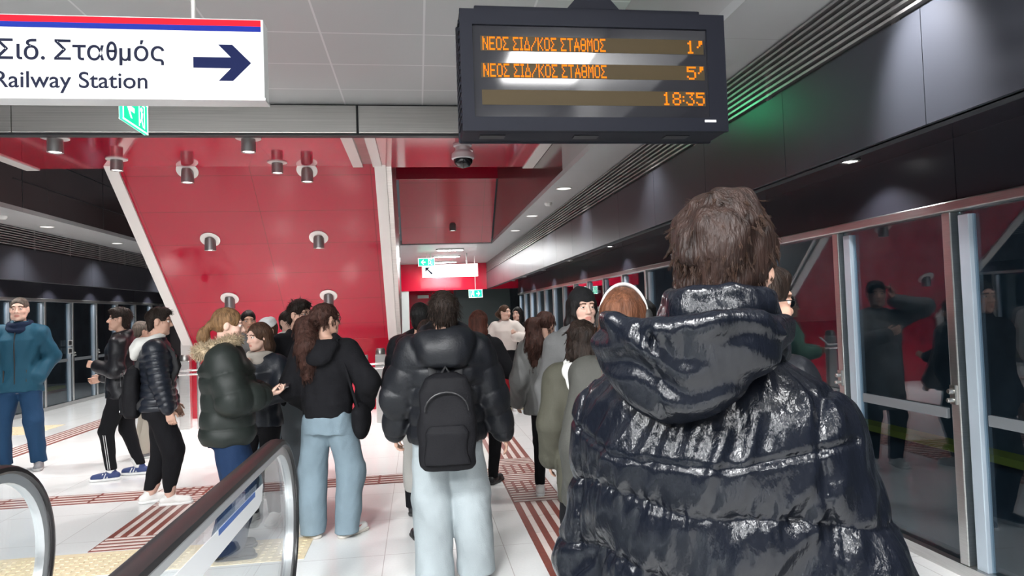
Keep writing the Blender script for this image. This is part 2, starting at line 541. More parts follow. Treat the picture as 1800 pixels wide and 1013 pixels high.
# ---- platform screen doors
def screen(sgn, X, word, ylo, yhi):
    m = MB().box(*sorted((X-0.03*sgn, X+0.06*sgn)), YN, YF, 2.085, 2.145)
    tag(m.build('trim_door_header', ALU, bevel=0.008), 'aluminium header rail over the %s screen doors' % word, 'rail', kind='structure')
    m = MB().box(*sorted((X-0.02*sgn, X+0.08*sgn)), YN, YF, 0.0, 0.07)
    tag(m.build('trim_door_sill', ALU), 'aluminium sill rail under the %s screen doors' % word, 'rail', kind='structure')
    first = None
    ORD = ['first', 'second', 'third', 'fourth', 'fifth', 'sixth', 'seventh', 'eighth', 'ninth', 'tenth', 'eleventh', 'twelfth', 'thirteenth',
           'fourteenth', 'fifteenth', 'sixteenth', 'seventeenth', 'eighteenth', 'nineteenth', 'twentieth', 'twenty-first', 'twenty-second']
    ys = []
    y = 3.555
    while y-1.06 > ylo: y -= 1.06
    while y < yhi:
        ys.append(y); y += 1.06
    def lab(k):
        return '%s glass platform screen door from the near end of the %s row' % (ORD[k], word)
    for k, y in enumerate(ys):
        if first is None:
            r = root('door_%d' % (k+1), lab(k), 'screen door', (X, y, 0), group='glass screen doors along the %s track' % word, kind='structure')
            first = r
            s = sgn
            MB().box(*sorted((-0.015*s, 0.06*s)), -0.034, 0.030, 0.07, 2.085).build('post', ALU, r, bevel=0.006)
            MB().box(*sorted((0.03*s, 0.042*s)), 0.04, 1.02, 0.07, 2.085).build('glass', GLASSD, r)
            MB().box(*sorted((0.004*s, 0.055*s)), 0.915, 0.990, 0.07, 2.06).build('stile', STILE, r, bevel=0.004)
            b = MB().box(*sorted((0.006*s, 0.028*s)), 0.09, 0.86, 0.885, 0.945)
            b.build('push_bar', mat('push_bar_grey', (0.25, 0.27, 0.29), 0.4, 0.5), r, bevel=0.004)
            b = MB()
            b.box(*sorted((-0.03*s, -0.01*s)), -0.02, 0.02, 0.98, 1.09)
            b.lathe([(0.016, 0), (0.016, 0.02), (0.012, 0.028)], (-0.03*s, 0, 1.055), 12, M=Matrix.Rotation(-PI/2*s, 3, 'Y'))
            b.lathe([(0.013, 0), (0.013, 0.03), (0.009, 0.036)], (-0.03*s, 0, 1.005), 12, M=Matrix.Rotation(-PI/2*s, 3, 'Y'))
            b.build('lock', STEEL, r, smooth=True)
        else:
            r = copy_tree(first)
            r.name = 'door_%d' % (k+1)
            r.location = (X, y, 0)
            r['label'] = lab(k)
screen(1, XR, 'right', 1.3, 20.2)
screen(-1, XL, 'left', 7.8, 20.2)

# two small notices on the left doors
for x, z, lab in ((XL+0.07, 1.20, 'upper small framed notice on the left screen doors'), (XL+0.07, 1.04, 'lower small framed notice on the left screen doors')):
    r = root('door_notice', lab, 'notice', (x, 14.95, z), group='small notices on the left screen doors')
    MB().box(-0.042, -0.03, 0, 0.16, 0, 0.12).build('frame', mat('notice_white', (0.6, 0.6, 0.6), 0.5), r)
    MB().box(-0.032, -0.028, 0.02, 0.14, 0.02, 0.10).build('panel', BLACK, r)

# ---- tactile paving
def tact(name, parts, label):
    m = MB()
    for x0, x1, y0, y1, kind in parts:
        m.box(x0, x1, y0, y1, 0.0, 0.003, 0)
        w_, h_ = x1-x0, y1-y0
        if kind == 'y':
            for k in range(4):
                c = x0+w_*(0.17+0.22*k)
                m.box(c-0.021, c+0.021, y0+0.004, y1-0.004, 0.003, 0.006, 1)
        elif kind == 'x':
            n = max(2, round(h_/0.085))
            for k in range(n):
                c = y0+h_*(k+0.5)/n
                m.box(x0+0.012, x1-0.012, c-0.016, c+0.016, 0.003, 0.006, 1)
        elif kind == 'd':
            n = max(2, round(h_/0.085))
            for k in range(n):
                c = y0+h_*(k+0.5)/n
                for q in range(5):
                    d = x0+w_*(q+0.5)/5
                    m.box(d-0.028, d+0.028, c-0.018, c+0.018, 0.003, 0.006, 1)
    o = m.build(name, [TACR, TACW])
    return tag(o, label, 'tactile paving', kind='structure')
seg = [(0.74, 1.16, y, y+0.4, 'y') for y in (2.1, 2.5, 2.9, 3.3, 3.7, 4.1, 4.5, 4.9)]
seg += [(0.74, 1.16, 5.3, 5.7, 'y'), (0.74, 1.16, 5.7, 6.0, 'x'), (0.74, 1.16, 6.0, 6.4, 'd'), (0.74, 1.16, 6.4, 6.7, 'x'), (0.74, 1.16, 6.7, 7.1, 'd'), (0.74, 1.16, 7.1, 7.4, 'x')]
seg += [(0.74, 1.16, 7.4+0.4*k, 7.8+0.4*k, 'y') for k in range(24)]
tact('floor_tactile_strip', seg, 'red striped tactile strip running along the right side of the platform')
seg = [(-4.6+0.4*k, -4.2+0.4*k, 6.67, 7.03, 'x') for k in range(5)]+[(-2.6, -2.36, 6.67, 7.03, 'y')]
seg += [(-1.94+0.38*k, -1.56+0.38*k, 6.67, 7.03, 'x') for k in range(7)]
tact('floor_tactile_strip', seg, 'narrow red striped tactile strip crossing the platform from left to right')
seg = [(-2.36, -1.94, 5.25, 5.55, 'x'), (-2.36, -1.94, 5.55, 5.97, 'y'), (-2.36, -1.94, 5.97, 6.4, 'y'), (-2.36, -1.94, 6.4, 6.7, 'x'), (-2.36, -1.94, 6.7, 7.05, 'd')]
tact('floor_tactile_strip', seg, 'short red striped tactile strip leading to the escalator')
seg = [(-5.4, -5.0, 6.9+0.4*k, 7.3+0.4*k, 'y') for k in range(30)]
tact('floor_tactile_strip', seg, 'red striped tactile strip running along the left side of the platform')
for x0, x1, y0, y1, lab in ((-3.1, -0.80, 4.75, 5.22, 'ochre warning tiles on the floor before the escalator landing'),
                            (1.45, 1.95, 11.0, 11.8, 'ochre warning tile on the floor at the right before the far doors'),
                            (-6.7, -5.75, 11.2, 12.1, 'ochre warning tile on the floor by the left screen doors')):
    m = MB().box(x0, x1, y0, y1, 0, 0.004)
    n = int((x1-x0)/0.06)
    for i in range(n):
        for j in range(int((y1-y0)/0.06)):
            cx, cy = x0+0.03+i*0.06, y0+0.03+j*0.06
            m.box(cx-0.012, cx+0.012, cy-0.012, cy+0.012, 0.004, 0.007)
    tag(m.build('floor_warning_tiles', YEL), lab, 'tactile paving', kind='structure')

# ---- lamps
def can(loc, label, rot=0.0, tilt=0.0, ring=True, power=P_CAN, s=1.0):
    r = root('can_downlight', label, 'downlight', loc, group='cylinder downlights on the red ceilings')
    Rm = Matrix.Rotation(tilt, 3, 'X')
    MB().lathe([(0.135*s, 0.0), (0.135*s, -0.010), (0.10*s, -0.016), (0.07*s, -0.016)], n=28, M=Rm).build('mounting_ring', TRIMW, r, smooth=True)
    MB().lathe([(0.07*s, 0.02), (0.075*s, -0.02), (0.078*s, -0.16*s), (0.066*s, -0.16*s), (0.062*s, -0.15*s)], n=28).build('housing', mat('can_grey', (0.30, 0.29, 0.29), 0.35, 0.6), r, smooth=True)
    MB().lathe([(0.064*s, -0.150*s), (0.0, -0.149*s)], n=24).build('diffuser', LAMPC, r)
    lamp('can_light', 'SPOT', (0, 0, -0.17*s), power, r, size=0.06, angle=math.radians(100), blend=0.7, col=(1, 0.975, 0.95))
    return r
can((-3.75, 7.75, 3.6), 'left cylinder downlight on the near red slab')
can((-1.79, 7.75, 3.6), 'middle cylinder downlight on the near red slab beside the pale trims')
can((0.62, 8.35, 3.6), 'downlight on the near red slab behind the dome camera', s=0.8)
names = [(9.25, 'top'), (10.18, 'middle'), (11.14, 'bottom')]
for y, row in names:
    for x, sd_ in ((-2.90, 'left'), (-1.40, 'right')):
        t = (12.0-y)/(12.0-8.85)
        z = 1.22+t*(3.90-1.22)
        can((x, y, z), '%s cylinder downlight in the %s row on the big red soffit' % (sd_, row), tilt=SANG-PI, power=P_CAN)
can((0.78, 14.45, 3.49), 'small cylinder downlight on the smaller red soffit', tilt=S2ANG-PI, s=0.9)
can((-3.55, 8.75, 3.6), 'cylinder downlight at the rear edge of the red slab, left', s=0.9)
can((-1.72, 8.95, 3.6), 'cylinder downlight at the rear edge of the red slab, right', s=0.9)

PLW = [(1.25, -0.18, 'luminous ceiling panel above and behind the viewer at right'), (-1.5, -0.18, 'luminous ceiling panel above and behind the viewer in the middle'), (-4.0, -0.18, 'luminous ceiling panel above and behind the viewer at left'),
       (1.25, -2.8, 'rear luminous ceiling panel at right'), (-1.5, -2.8, 'rear luminous ceiling panel in the middle'), (-4.0, -2.8, 'rear luminous ceiling panel at left')]
for x, y, lab in PLW:
    r = root('ceiling_panel_lamp', lab, 'ceiling lamp', (x, y, 3.9), group='luminous panels in the near ceiling')
    m = MB()
    for a in (-1, 1):
        m.box(-0.40, 0.40, *sorted((a*0.48, a*0.455)), -0.02, 0)
        m.box(*sorted((a*0.40, a*0.375)), -0.48, 0.48, -0.02, 0)
    m.build('frame', TRIMW, r)
    MB().box(-0.375, 0.375, -0.455, 0.455, -0.012, -0.004).build('diffuser', LAMPW, r)
    lamp('panel_light', 'AREA', (0, 0, -0.03), P_PANEL*(0.2 if x > 0 else 1.0), r, size=0.74, size_y=0.90, col=(0.97, 0.99, 1.0))

def disc(loc, label, group, power, s=1.0, aim=0.0):
    r = root('round_downlight', label, 'downlight', loc, group=group)
    MB().lathe([(0.10*s, 0), (0.10*s, -0.008), (0.088*s, -0.010), (0.085*s, -0.002)], n=28).build('bezel', TRIMW, r, smooth=True)
    MB().lathe([(0.086*s, -0.004), (0.0, -0.0035)], n=28).build('diffuser', LAMPS, r)
    lamp('disc_light', 'SPOT', (0, 0, -0.03), power, r, size=0.06, angle=math.radians(110 if not aim else 58), blend=0.9, col=(1, 0.985, 0.96), rot=(0, -aim, 0))
for y, lab in ((2.50, 'round recessed downlight in the right ceiling strip, above the near dark panel'), (5.75, 'round recessed downlight in the right ceiling strip behind the display board'),
               (8.23, 'nearest round downlight seen in the right ceiling strip'), (10.6, 'middle round downlight seen in the right ceiling strip'), (12.5, 'farthest round downlight seen in the right ceiling strip')):
    disc((1.83 if y > 3 else 1.74, y, 3.1), lab, 'round downlights in the right ceiling strip', P_STRIP*(3.0 if y < 3 else 1), aim=0.62 if y < 3 else 0.0)
for y, lab in ((8.6, 'near round downlight in the left ceiling strip'), (11.0, 'second round downlight in the left ceiling strip'), (13.4, 'third round downlight in the left ceiling strip'), (16.5, 'far round downlight in the left ceiling strip')):
    disc((-5.45, y, 3.1), lab, 'round downlights in the left ceiling strip', P_STRIP*2.2)
# small smoke detectors on the strips
for x, y, lab in ((1.85, 9.35, 'small white smoke detector between the right strip downlights'), (-5.45, 9.9, 'small white smoke detector on the left ceiling strip')):
    o = MB().lathe([(0.055, 0), (0.055, -0.02), (0.035, -0.045), (0.0, -0.05)], (0, 0, 0), 20).build('smoke_detector', mat('detector_white', (0.75, 0.75, 0.73), 0.4), smooth=True, loc=(x, y, 3.1))
    tag(o, lab, 'smoke detector')
def spot(loc, label, group):
    r = root('soffit_spot', label, 'spotlight', loc, group=group)
    MB().lathe([(0.065, 0), (0.065, -0.006), (0.05, -0.010), (0.046, 0.0)], n=20).build('bezel', STEEL, r, smooth=True)
    MB().lathe([(0.047, -0.004), (0.0, -0.0035)], n=20).build('diffuser', LAMPP, r)
    lamp('spot_light', 'SPOT', (0, 0, -0.02), P_SPOT, r, size=0.03, angle=math.radians(120), blend=0.5, col=(0.98, 0.99, 1))
ORDW = ['first', 'second', 'third', 'fourth', 'fifth', 'sixth', 'seventh', 'eighth', 'ninth']
for k, y in enumerate((1.4, 4.05, 6.85, 9.65, 12.35, 15.05, 17.8, 19.9)):
    spot((2.80, y, 2.50), '%s small spot from the near end above the right screen doors' % ORDW[k], 'small spots above the right screen doors')
for k, y in enumerate((8.0, 10.3, 12.6, 14.3, 16.0, 17.4, 19.2)):
    spot((-6.80, y, 2.50), '%s small spot from the near end above the left screen doors' % ORDW[k], 'small spots above the left screen doors')
for y, wd, lab in ((15.95, 0.60, 'nearest oblong lamp in the far ceiling'), (17.8, 0.66, 'middle oblong lamp in the far ceiling'), (19.75, 0.70, 'farthest oblong lamp in the far ceiling')):
    r = root('oblong_lamp', lab, 'ceiling lamp', (0.78, y, 3.1), group='oblong lamps in the far ceiling')
    n = 12
    def stad(a, b):
        return [(a-b+b*math.cos(t), b*math.sin(t)) for t in [(-0.5+i/n)*PI for i in range(n+1)]]+[(-(a-b)+b*math.cos(t), b*math.sin(t)) for t in [(0.5+i/n)*PI for i in range(n+1)]]
    MB().prism(stad(wd/2+0.03, 0.14), -0.03, 0, 'z').build('bezel', TRIMW, r)
    MB().prism(stad(wd/2, 0.115), -0.036, -0.028, 'z').build('diffuser', LAMPW, r)
    lamp('oblong_light', 'AREA', (0, 0, -0.05), P_FAR, r, size=wd, size_y=0.2)

# ---- dome camera on the slab
r = root('dome_camera', 'grey and black dome security camera hanging from the red slab beside the display board', 'camera', (0.58, 8.05, 3.6))
MB().lathe([(0.11, 0), (0.11, -0.02), (0.085, -0.03), (0.085, -0.07), (0.13, -0.11), (0.135, -0.17), (0.12, -0.18)], n=28).build('housing', mat('camera_grey', (0.55, 0.55, 0.56), 0.35, 0.3), r, smooth=True)
MB().lathe([(0.115, -0.175), (0.11, -0.22), (0.075, -0.265), (0.0, -0.285)], n=28).build('dome', mat('dome_black', (0.01, 0.01, 0.012), 0.05), r, smooth=True)

# ---- departure board
BX0, BX1, BZ0, BZ1, BY = 0.22, 1.46, 2.405, 2.955, 3.0
r = root('departure_board', 'large black hanging display board with amber train times', 'display board', (0, 0, 0))
CASE = mat('board_case', (0.010, 0.011, 0.017), 0.5, spec=0.12)
m = MB()
m.box(BX0, BX1, BY+0.004, BY+0.20, BZ0, BZ1)
m.box(BX0-0.006, BX1+0.006, BY+0.19, BY+0.21, BZ0-0.006, BZ1+0.006)
m.build('case', CASE, r, bevel=0.012)
MB().box(BX0+0.07, BX1-0.10, BY+0.03, BY+0.20, BZ1+0.002, BZ1+0.035).build('lid', CASE, r, bevel=0.005)
# side fins
m = MB()
for k in range(14):
    m.box(BX0-0.006, BX0+0.001, BY+0.02, BY+0.18, BZ0+0.04+k*0.035, BZ0+0.055+k*0.035)
m.build('cooling_fins', CASE, r)
# bezel: four bars round the sunken window
sx0, sx1, sz0, sz1 = 0.275, 1.372, 2.468, 2.885
m = MB()
m.box(BX0, sx0, BY-0.012, BY+0.01, BZ0, BZ1); m.box(sx1, BX1, BY-0.012, BY+0.01, BZ0, BZ1)
m.box(sx0, sx1, BY-0.012, BY+0.01, BZ0, sz0); m.box(sx0, sx1, BY-0.012, BY+0.01, sz1, BZ1)
m.build('bezel', CASE, r)
MB().box(sx0, sx1, BY-0.003, BY+0.002, sz0, sz1).build('screen', mat('screen_black_glass', (0.014, 0.014, 0.018), 0.07, noise=0, spec=0.55), r)
LEDROWS = [(2.836, 2.768), (2.714, 2.646), (2.592, 2.524)]
m = MB()
for z1_, z0_ in LEDROWS:
    m.box(sx0+0.035, sx1-0.015, BY-0.0042, BY-0.002, z0_, z1_)
m.build('led_strips', mat('led_strip_brown', (0.050, 0.036, 0.018), 0.5, spec=0.12), r)
for x in (0.36, 0.80, 1.24):
    MB().box(x-0.058, x+0.058, BY+0.06, BY+0.12, BZ0-0.004, BZ0+0.01).build('underside_slot', BLACK, r)
F57 = {
 'N': '10001 11001 11001 10101 10011 10011 10001', 'E': '11111 10000 10000 11110 10000 10000 11111', 'O': '01110 10001 10001 10001 10001 10001 01110',
 'S': '11111 10000 01000 00100 01000 10000 11111', 'I': '111 010 010 010 010 010 111', 'D': '00100 00100 01010 01010 10001 10001 11111',
 '/': '00001 00001 00010 00100 01000 10000 10000', 'K': '10001 10010 10100 11000 10100 10010 10001', 'T': '11111 00100 00100 00100 00100 00100 00100',
 'A': '00100 00100 01010 01010 11111 10001 10001', 'H': '01110 10001 10001 11111 10001 10001 01110', 'M': '10001 11011 10101 10101 10001 10001 10001',
 '1': '00100 01100 00100 00100 00100 00100 01110', '5': '11111 10000 11110 00001 00001 10001 01110', '8': '01110 10001 10001 01110 10001 10001 01110',
 '3': '11111 00010 00100 00010 00001 10001 01110', ':': '0 0 1 0 1 0 0', "'": '011 011 010 100 000 000 000', ' ': '00 00 00 00 00 00 00'}
def led(text, x, z1_, ch, px, right=False):
    m = MB()
    wd = sum(len(F57[c].split()[0])+1 for c in text)-1
    cx = x-wd*px if right else x
    pz = ch/7
    for c in text:
        rows = F57[c].split()
        for j, row in enumerate(rows):
            for i, b_ in enumerate(row):
                if b_ == '1':
                    m.box(cx+i*px, cx+(i+0.88)*px, BY-0.0056, BY-0.0044, z1_-(j+0.88)*pz, z1_-j*pz)
        cx += (len(rows[0])+1)*px
    return m
AMBER = mat('amber_led', (0.25, 0.06, 0.005), 0.5, spec=0.0, emit=(1, 0.19, 0.006), estr=1.35)
led('NEOS SID/KOS STAHMOS', sx0+0.045, 2.832, 0.061, 0.0051).build('led_text', AMBER, r)
led("1'", sx1-0.02, 2.832, 0.061, 0.0090, True).build('led_text', AMBER, r)
led('NEOS SID/KOS STAHMOS', sx0+0.045, 2.710, 0.061, 0.0051).build('led_text', AMBER, r)
led("5'", sx1-0.02, 2.710, 0.061, 0.0090, True).build('led_text', AMBER, r)
led('18:35', sx1-0.02, 2.588, 0.061, 0.0082, True).build('led_text', AMBER, r)
MB().box(1.345, 1.400, BY-0.0135, BY-0.011, 2.447, 2.458).build('maker_badge', mat('badge_white', (0.85, 0.85, 0.85), 0.4), r)
m = MB()
m.prism([(0.72, 2.99), (0.98, 2.99), (0.90, 3.08), (0.80, 3.08)], BY+0.05, BY+0.15, 'y')
m.box(0.82, 0.88, BY+0.07, BY+0.13, 3.08, 3.9)
m.build('hanger', CASE, r)

# ---- text helper
def text_mesh(name, body, size, m_, parent, loc, ext=0.001, wscale=1.0, align='LEFT', bold=0.0, rot=(PI/2, 0, 0)):
    cu = bpy.data.curves.new(name, 'FONT')
    cu.body = body
    cu.size = size
    cu.extrude = ext
    cu.offset = bold
    cu.align_x = align
    o = bpy.data.objects.new(name+'_tmp', cu)
    COL.objects.link(o)
    dg = bpy.context.evaluated_depsgraph_get()
    me = bpy.data.meshes.new_from_object(o.evaluated_get(dg))
    bpy.data.objects.remove(o)
    bpy.data.curves.remove(cu)
    me.materials.clear()
    me.materials.append(m_)
    n = bpy.data.objects.new(name, me)
    COL.objects.link(n)
    n.parent = parent
    n.location = loc
    n.rotation_euler = rot
    n.scale = (wscale, 1, 1)
    return n

# ---- railway-station sign
r = root('direction_sign', 'white hanging Railway Station sign with red and blue stripes and a dark arrow', 'sign', (0, 0, 0))
SX1, SZ0, SZ1, SY = -0.705, 2.672, 3.058, 3.4
SIGNW = mat('sign_white', (0.62, 0.625, 0.62), 0.6, spec=0.08, emit=(1, 1, 0.98), estr=0.06)
MB().box(-3.0, SX1, SY, SY+0.10, SZ0, SZ1).build('box', SIGNW, r, bevel=0.004)
m = MB()
m.box(-3.0, SX1+0.004, SY-0.004, SY+0.105, SZ0-0.012, SZ0)
m.build('underside_rail', mat('sign_rail', (0.5, 0.5, 0.5), 0.4, 0.3), r)
MB().box(-3.0, SX1-0.012, SY-0.002, SY, SZ1-0.036, SZ1-0.006).build('red_stripe', mat('sign_red', (0.60, 0.012, 0.025), 0.6, spec=0.05, emit=(0.8, 0.02, 0.03), estr=0.03), r)
MB().box(-3.0, SX1-0.012, SY-0.002, SY, SZ1-0.062, SZ1-0.036).build('blue_stripe', mat('sign_blue', (0.012, 0.025, 0.22), 0.6, spec=0.05, emit=(0.02, 0.04, 0.35), estr=0.03), r)
INK = mat('sign_ink', (0.012, 0.014, 0.03), 0.6, spec=0.05)
NAVY = mat('arrow_navy', (0.008, 0.012, 0.05), 0.6, spec=0.05)
MB().box(-1.052, -1.046, SY-0.0015, SY, SZ0+0.01, SZ1-0.064).build('divider', mat('sign_divider', (0.45, 0.45, 0.45), 0.5), r)
ax, az = -0.765, 2.842      # arrow tip
m = MB()
m.prism([(ax, az), (ax-0.085, az+0.088), (ax-0.150, az+0.088), (ax-0.092, az+0.026), (ax-0.265, az+0.026), (ax-0.265, az-0.026), (ax-0.092, az-0.026), (ax-0.150, az-0.088), (ax-0.085, az-0.088)], SY-0.002, SY, 'y')
m.build('arrow', NAVY, r)
gx = -1.160
for k, part in enumerate(('\u03bc\u03cc\u03c2', '0', '\u03a3\u03c4\u03b1', '\u03a3\u03b9\u03b4.')):
    o = text_mesh('greek_text', part, 0.130, INK, r, (0, SY-0.001, 2.845), bold=0.0009, wscale=0.80 if part == '0' else 0.97)
    xs = [v.co.x*o.scale[0] for v in o.data.vertices]
    o.location.x = gx-max(xs)
    x0, x1 = o.location.x+min(xs), o.location.x+max(xs)
    if part == '0':      # theta: a tall ring with a bar across
        zs = [v.co.y for v in o.data.vertices]
        zm = 2.845+(min(zs)+max(zs))/2
        MB().box(x0+0.008, x1-0.008, SY-0.002, SY, zm-0.006, zm+0.006).build('greek_text', INK, r)
    gx = x0-(0.010 if k < 2 else 0.040)
text_mesh('latin_text', 'Railway Station', 0.109, INK, r, (-1.232, SY-0.001, 2.713), align='RIGHT', bold=0.0007, wscale=1.01)
m = MB()
for x in (-1.04, -2.4):
    m.tube([(x, SY+0.05, SZ1), (x, SY+0.05, 3.9)], 0.011, 10)
m.build('hanging_rod', TRIMW, r, smooth=True)

# ---- exit signs
GREEN = mat('exit_green', (0.0, 0.30, 0.16), 0.4, emit=(0.0, 0.62, 0.30), estr=1.5)
GWHITE = mat('exit_white', (0.9, 0.95, 0.92), 0.4, emit=(0.85, 1, 0.93), estr=1.5)
def exit_sign(loc, rz, L, Hh, label, rod=0.5, left=True):
    """face in local xz, centred; pictograms on both sides"""
    r = root('exit_sign', label, 'exit sign', loc, rz, group='green lit exit signs')
    MB().box(-L/2, L/2, -0.012, 0.012, -Hh/2, Hh/2).build('panel', GREEN, r)
    m = MB()
    for s in (-1, 1):
        yb = sorted((s*0.0125, s*0.014))
        m.box(-L/2, L/2, *yb, Hh/2-0.012, Hh/2); m.box(-L/2, L/2, *yb, -Hh/2, -Hh/2+0.012)
        m.box(-L/2, -L/2+0.014, *yb, -Hh/2, Hh/2); m.box(L/2-0.014, L/2, *yb, -Hh/2, Hh/2)
    m.build('border', GWHITE, r)
    m = MB(); d = MB()
    for s in (-1, 1):
        yb = sorted((s*0.0125, s*0.0145))
        k = -1 if left else 1
        ay = k*L*0.20
        h = Hh*0.30
        # arrow
        m.prism([(ay+k*L*0.13, 0), (ay, h), (ay-k*L*0.05, h), (ay+k*L*0.04, h*0.25), (ay-k*L*0.14, h*0.25), (ay-k*L*0.14, -h*0.25), (ay+k*L*0.04, -h*0.25), (ay-k*L*0.05, -h), (ay, -h)], *yb, 'y')
        # door with the running figure cut as shapes
        cx = -k*L*0.24
        m.box(*sorted((cx-L*0.12, cx-L*0.10)), *yb, -Hh*0.38, Hh*0.38); m.box(*sorted((cx+L*0.10, cx+L*0.12)), *yb, -Hh*0.38, Hh*0.38)
        m.box(cx-L*0.12, cx+L*0.12, *yb, Hh*0.34, Hh*0.38)
        d.lathe([(Hh*0.075, 0), (Hh*0.075, 0.004), (0, 0.004)], (cx+k*0.01, s*0.0125, Hh*0.2), 12, M=Matrix.Rotation(-s*PI/2, 3, 'X'))
        d.prism([(cx-Hh*0.06, -Hh*0.05), (cx+Hh*0.06, -Hh*0.05), (cx+Hh*0.09, Hh*0.12), (cx-Hh*0.03, Hh*0.12)], *yb, 'y')
        d.prism([(cx-Hh*0.06, -Hh*0.05), (cx, -Hh*0.05), (cx-k*Hh*0.10, -Hh*0.36), (cx-k*Hh*0.16, -Hh*0.36)], *yb, 'y')
        d.prism([(cx, -Hh*0.05), (cx+Hh*0.06, -Hh*0.05), (cx+k*Hh*0.18, -Hh*0.22), (cx+k*Hh*0.12, -Hh*0.26)], *yb, 'y')
    m.build('arrow', GWHITE, r); d.build('running_figure', GWHITE, r)
    if rod:
        MB().tube([(0, 0, Hh/2), (0, 0, Hh/2+rod)], 0.008, 8).build('hanging_rod', TRIMW, r)
    return r
exit_sign((-2.06, 5.39, 3.185), PI/2, 0.46, 0.23, 'green exit sign edge-on below the railway sign', rod=0.60)
r = exit_sign((1.46, 4.95, 3.10), PI/2, 0.46, 0.23, 'green exit sign behind the departure board, seen by its glow on the dark panels', rod=0.68)
lamp('exit_light', 'AREA', (0, -0.02, 0), 4.5, r, size=0.40, size_y=0.20, rot=(PI/2, 0, 0), col=(0.0, 1.0, 0.42))
exit_sign((0.24, 17.0, 2.885), 0, 0.40, 0.20, 'green exit sign at the left end of the far white sign', rod=0.115)
exit_sign((1.52, 18.0, 2.10), 0, 0.36, 0.21, 'green exit sign by the dark door at the far end', rod=0.9, left=False)
# far white sign
r = root('hanging_sign', 'small far white hanging sign with a black diagonal arrow', 'sign', (0, 0, 0))
MB().box(0.13, 1.52, 17.09, 17.19, 2.51, 2.83).build('box', mat('far_sign_white', (0.85, 0.85, 0.85), 0.4, emit=(1, 1, 1), estr=0.9), r)
m = MB()
cx, cz, q = 0.30, 2.67, 0.09
m.prism([(cx-q, cz+q), (cx+0.02, cz+q), (cx-0.025, cz+q-0.045), (cx+q, cz-q+0.03), (cx+q-0.03, cz-q), (cx-q+0.045, cz+0.025), (cx-q, cz-0.02)], 17.085, 17.09, 'y')
m.build('arrow', INK, r)
m = MB()
for x in (0.35, 1.25):
    m.tube([(x, 17.14, 2.83), (x, 17.14, 3.1)], 0.018, 8)
m.build('hanging_rod', TRIMW, r)
# small notice plate on the far red wall
o = MB().box(0.0, 0.36, 22.56, 22.6, 2.12, 2.22).build('wall_notice', TRIMW)
tag(o, 'small white plate on the far red wall left of the dark door', 'notice')

# ---- escalator landing: two balustrades
def balustrade(x, cy, label, decal):
    r = root('escalator_balustrade', label, 'escalator', (x, 0, 0), group='glass balustrades of the escalator')
    R, cz = 0.415, 0.585
    y0 = -1.2
    path = [(0, y0, cz+R), (0, cy-0.9, cz+R), (0, cy-0.3, cz+R)]
    path += [(0, cy+R*math.sin(t), cz+R*math.cos(t)) for t in [PI*i/26 for i in range(27)]]
    path += [(0, cy-0.3, cz-R), (0, y0, cz-R)]
    def sweep(prof, path):
        m = MB()
        n = len(prof)
        vs, fs = [], []
        P = [Vector(p) for p in path]
        for i, p in enumerate(P):
            d = (P[min(i+1, len(P)-1)]-P[max(i-1, 0)]).normalized()
            nrm = Vector((0, -d.z, d.y))          # outwards
            for a, b_ in prof:
                vs.append(p+Vector((a, 0, 0))+nrm*b_)
        for i in range(len(P)-1):
            for k in range(n):
                fs.append((i*n+k, i*n+(k+1) % n, (i+1)*n+(k+1) % n, (i+1)*n+k))
        fs.append(tuple(range(n))); fs.append(tuple(range((len(P)-1)*n, len(P)*n))[::-1])
        return m.add(vs, fs)
    hp = [(-0.040, -0.004), (-0.036, 0.014), (-0.022, 0.022), (0, 0.025), (0.022, 0.022), (0.036, 0.014), (0.040, -0.004), (0.034, -0.014), (-0.034, -0.014)]
    sweep(hp, path).build('handrail', mat('handrail_rubber', (0.018, 0.016, 0.017), 0.28), r, smooth=True)
    gp = [(-0.026, -0.012), (0.026, -0.012), (0.020, -0.052), (-0.020, -0.052)]
    sweep(gp, path).build('handrail_guide', mat('guide_grey', (0.42, 0.43, 0.44), 0.3, 0.7), r, smooth=True)
    poly = [(y0, cz+R-0.045), (cy, cz+R-0.045)]+[(cy+(R-0.045)*math.sin(t), cz+(R-0.045)*math.cos(t)) for t in [PI*i/20 for i in range(1, 21)]]+[(y0, cz-R+0.045)]
    MB().prism(poly, -0.006, 0.006, 'x').build('glass', GLASSC, r)
    MB().box(-0.07, 0.07, y0, cy+0.12, 0, cz-R-0.014).build('plinth', ALU, r)
    if decal:
        MB().prism([(0.3, 0.81), (cy-0.36, 0.805), (cy-0.30, 0.82), (cy-0.27, 0.885), (0.3, 0.915)], 0.0065, 0.0085, 'x').build('white_band', mat('band_white', (0.86, 0.88, 0.90), 0.3), r)
        MB().prism([(2.46, 0.872), (2.98, 0.868), (2.98, 0.888), (2.46, 0.893)], 0.0085, 0.0095, 'x').build('blue_stripe', mat('band_blue', (0.01, 0.10, 0.42), 0.35), r)
    else:
        MB().lathe([(0.03, 0), (0.03, 0.015), (0, 0.017)], (0.006, 2.82, 0.6), 16, M=Matrix.Rotation(PI/2, 3, 'Y')).build('bolt', BLACK, r)
balustrade(-0.70, 3.40, 'escalator balustrade with black handrail and a white band, nearer the middle', True)
balustrade(-1.78, 3.14, 'escalator balustrade with black handrail at the lower left corner', False)
m = MB().box(-1.70, -0.78, -1.2, 3.3, 0.0, 0.012)
for k in range(36):
    m.box(-1.68+k*0.025, -1.67+k*0.025, -1.2, 2.6, 0.012, 0.018)
tag(m.build('escalator_landing', ALU), 'metal landing plate between the escalator balustrades', 'landing plate', kind='structure')

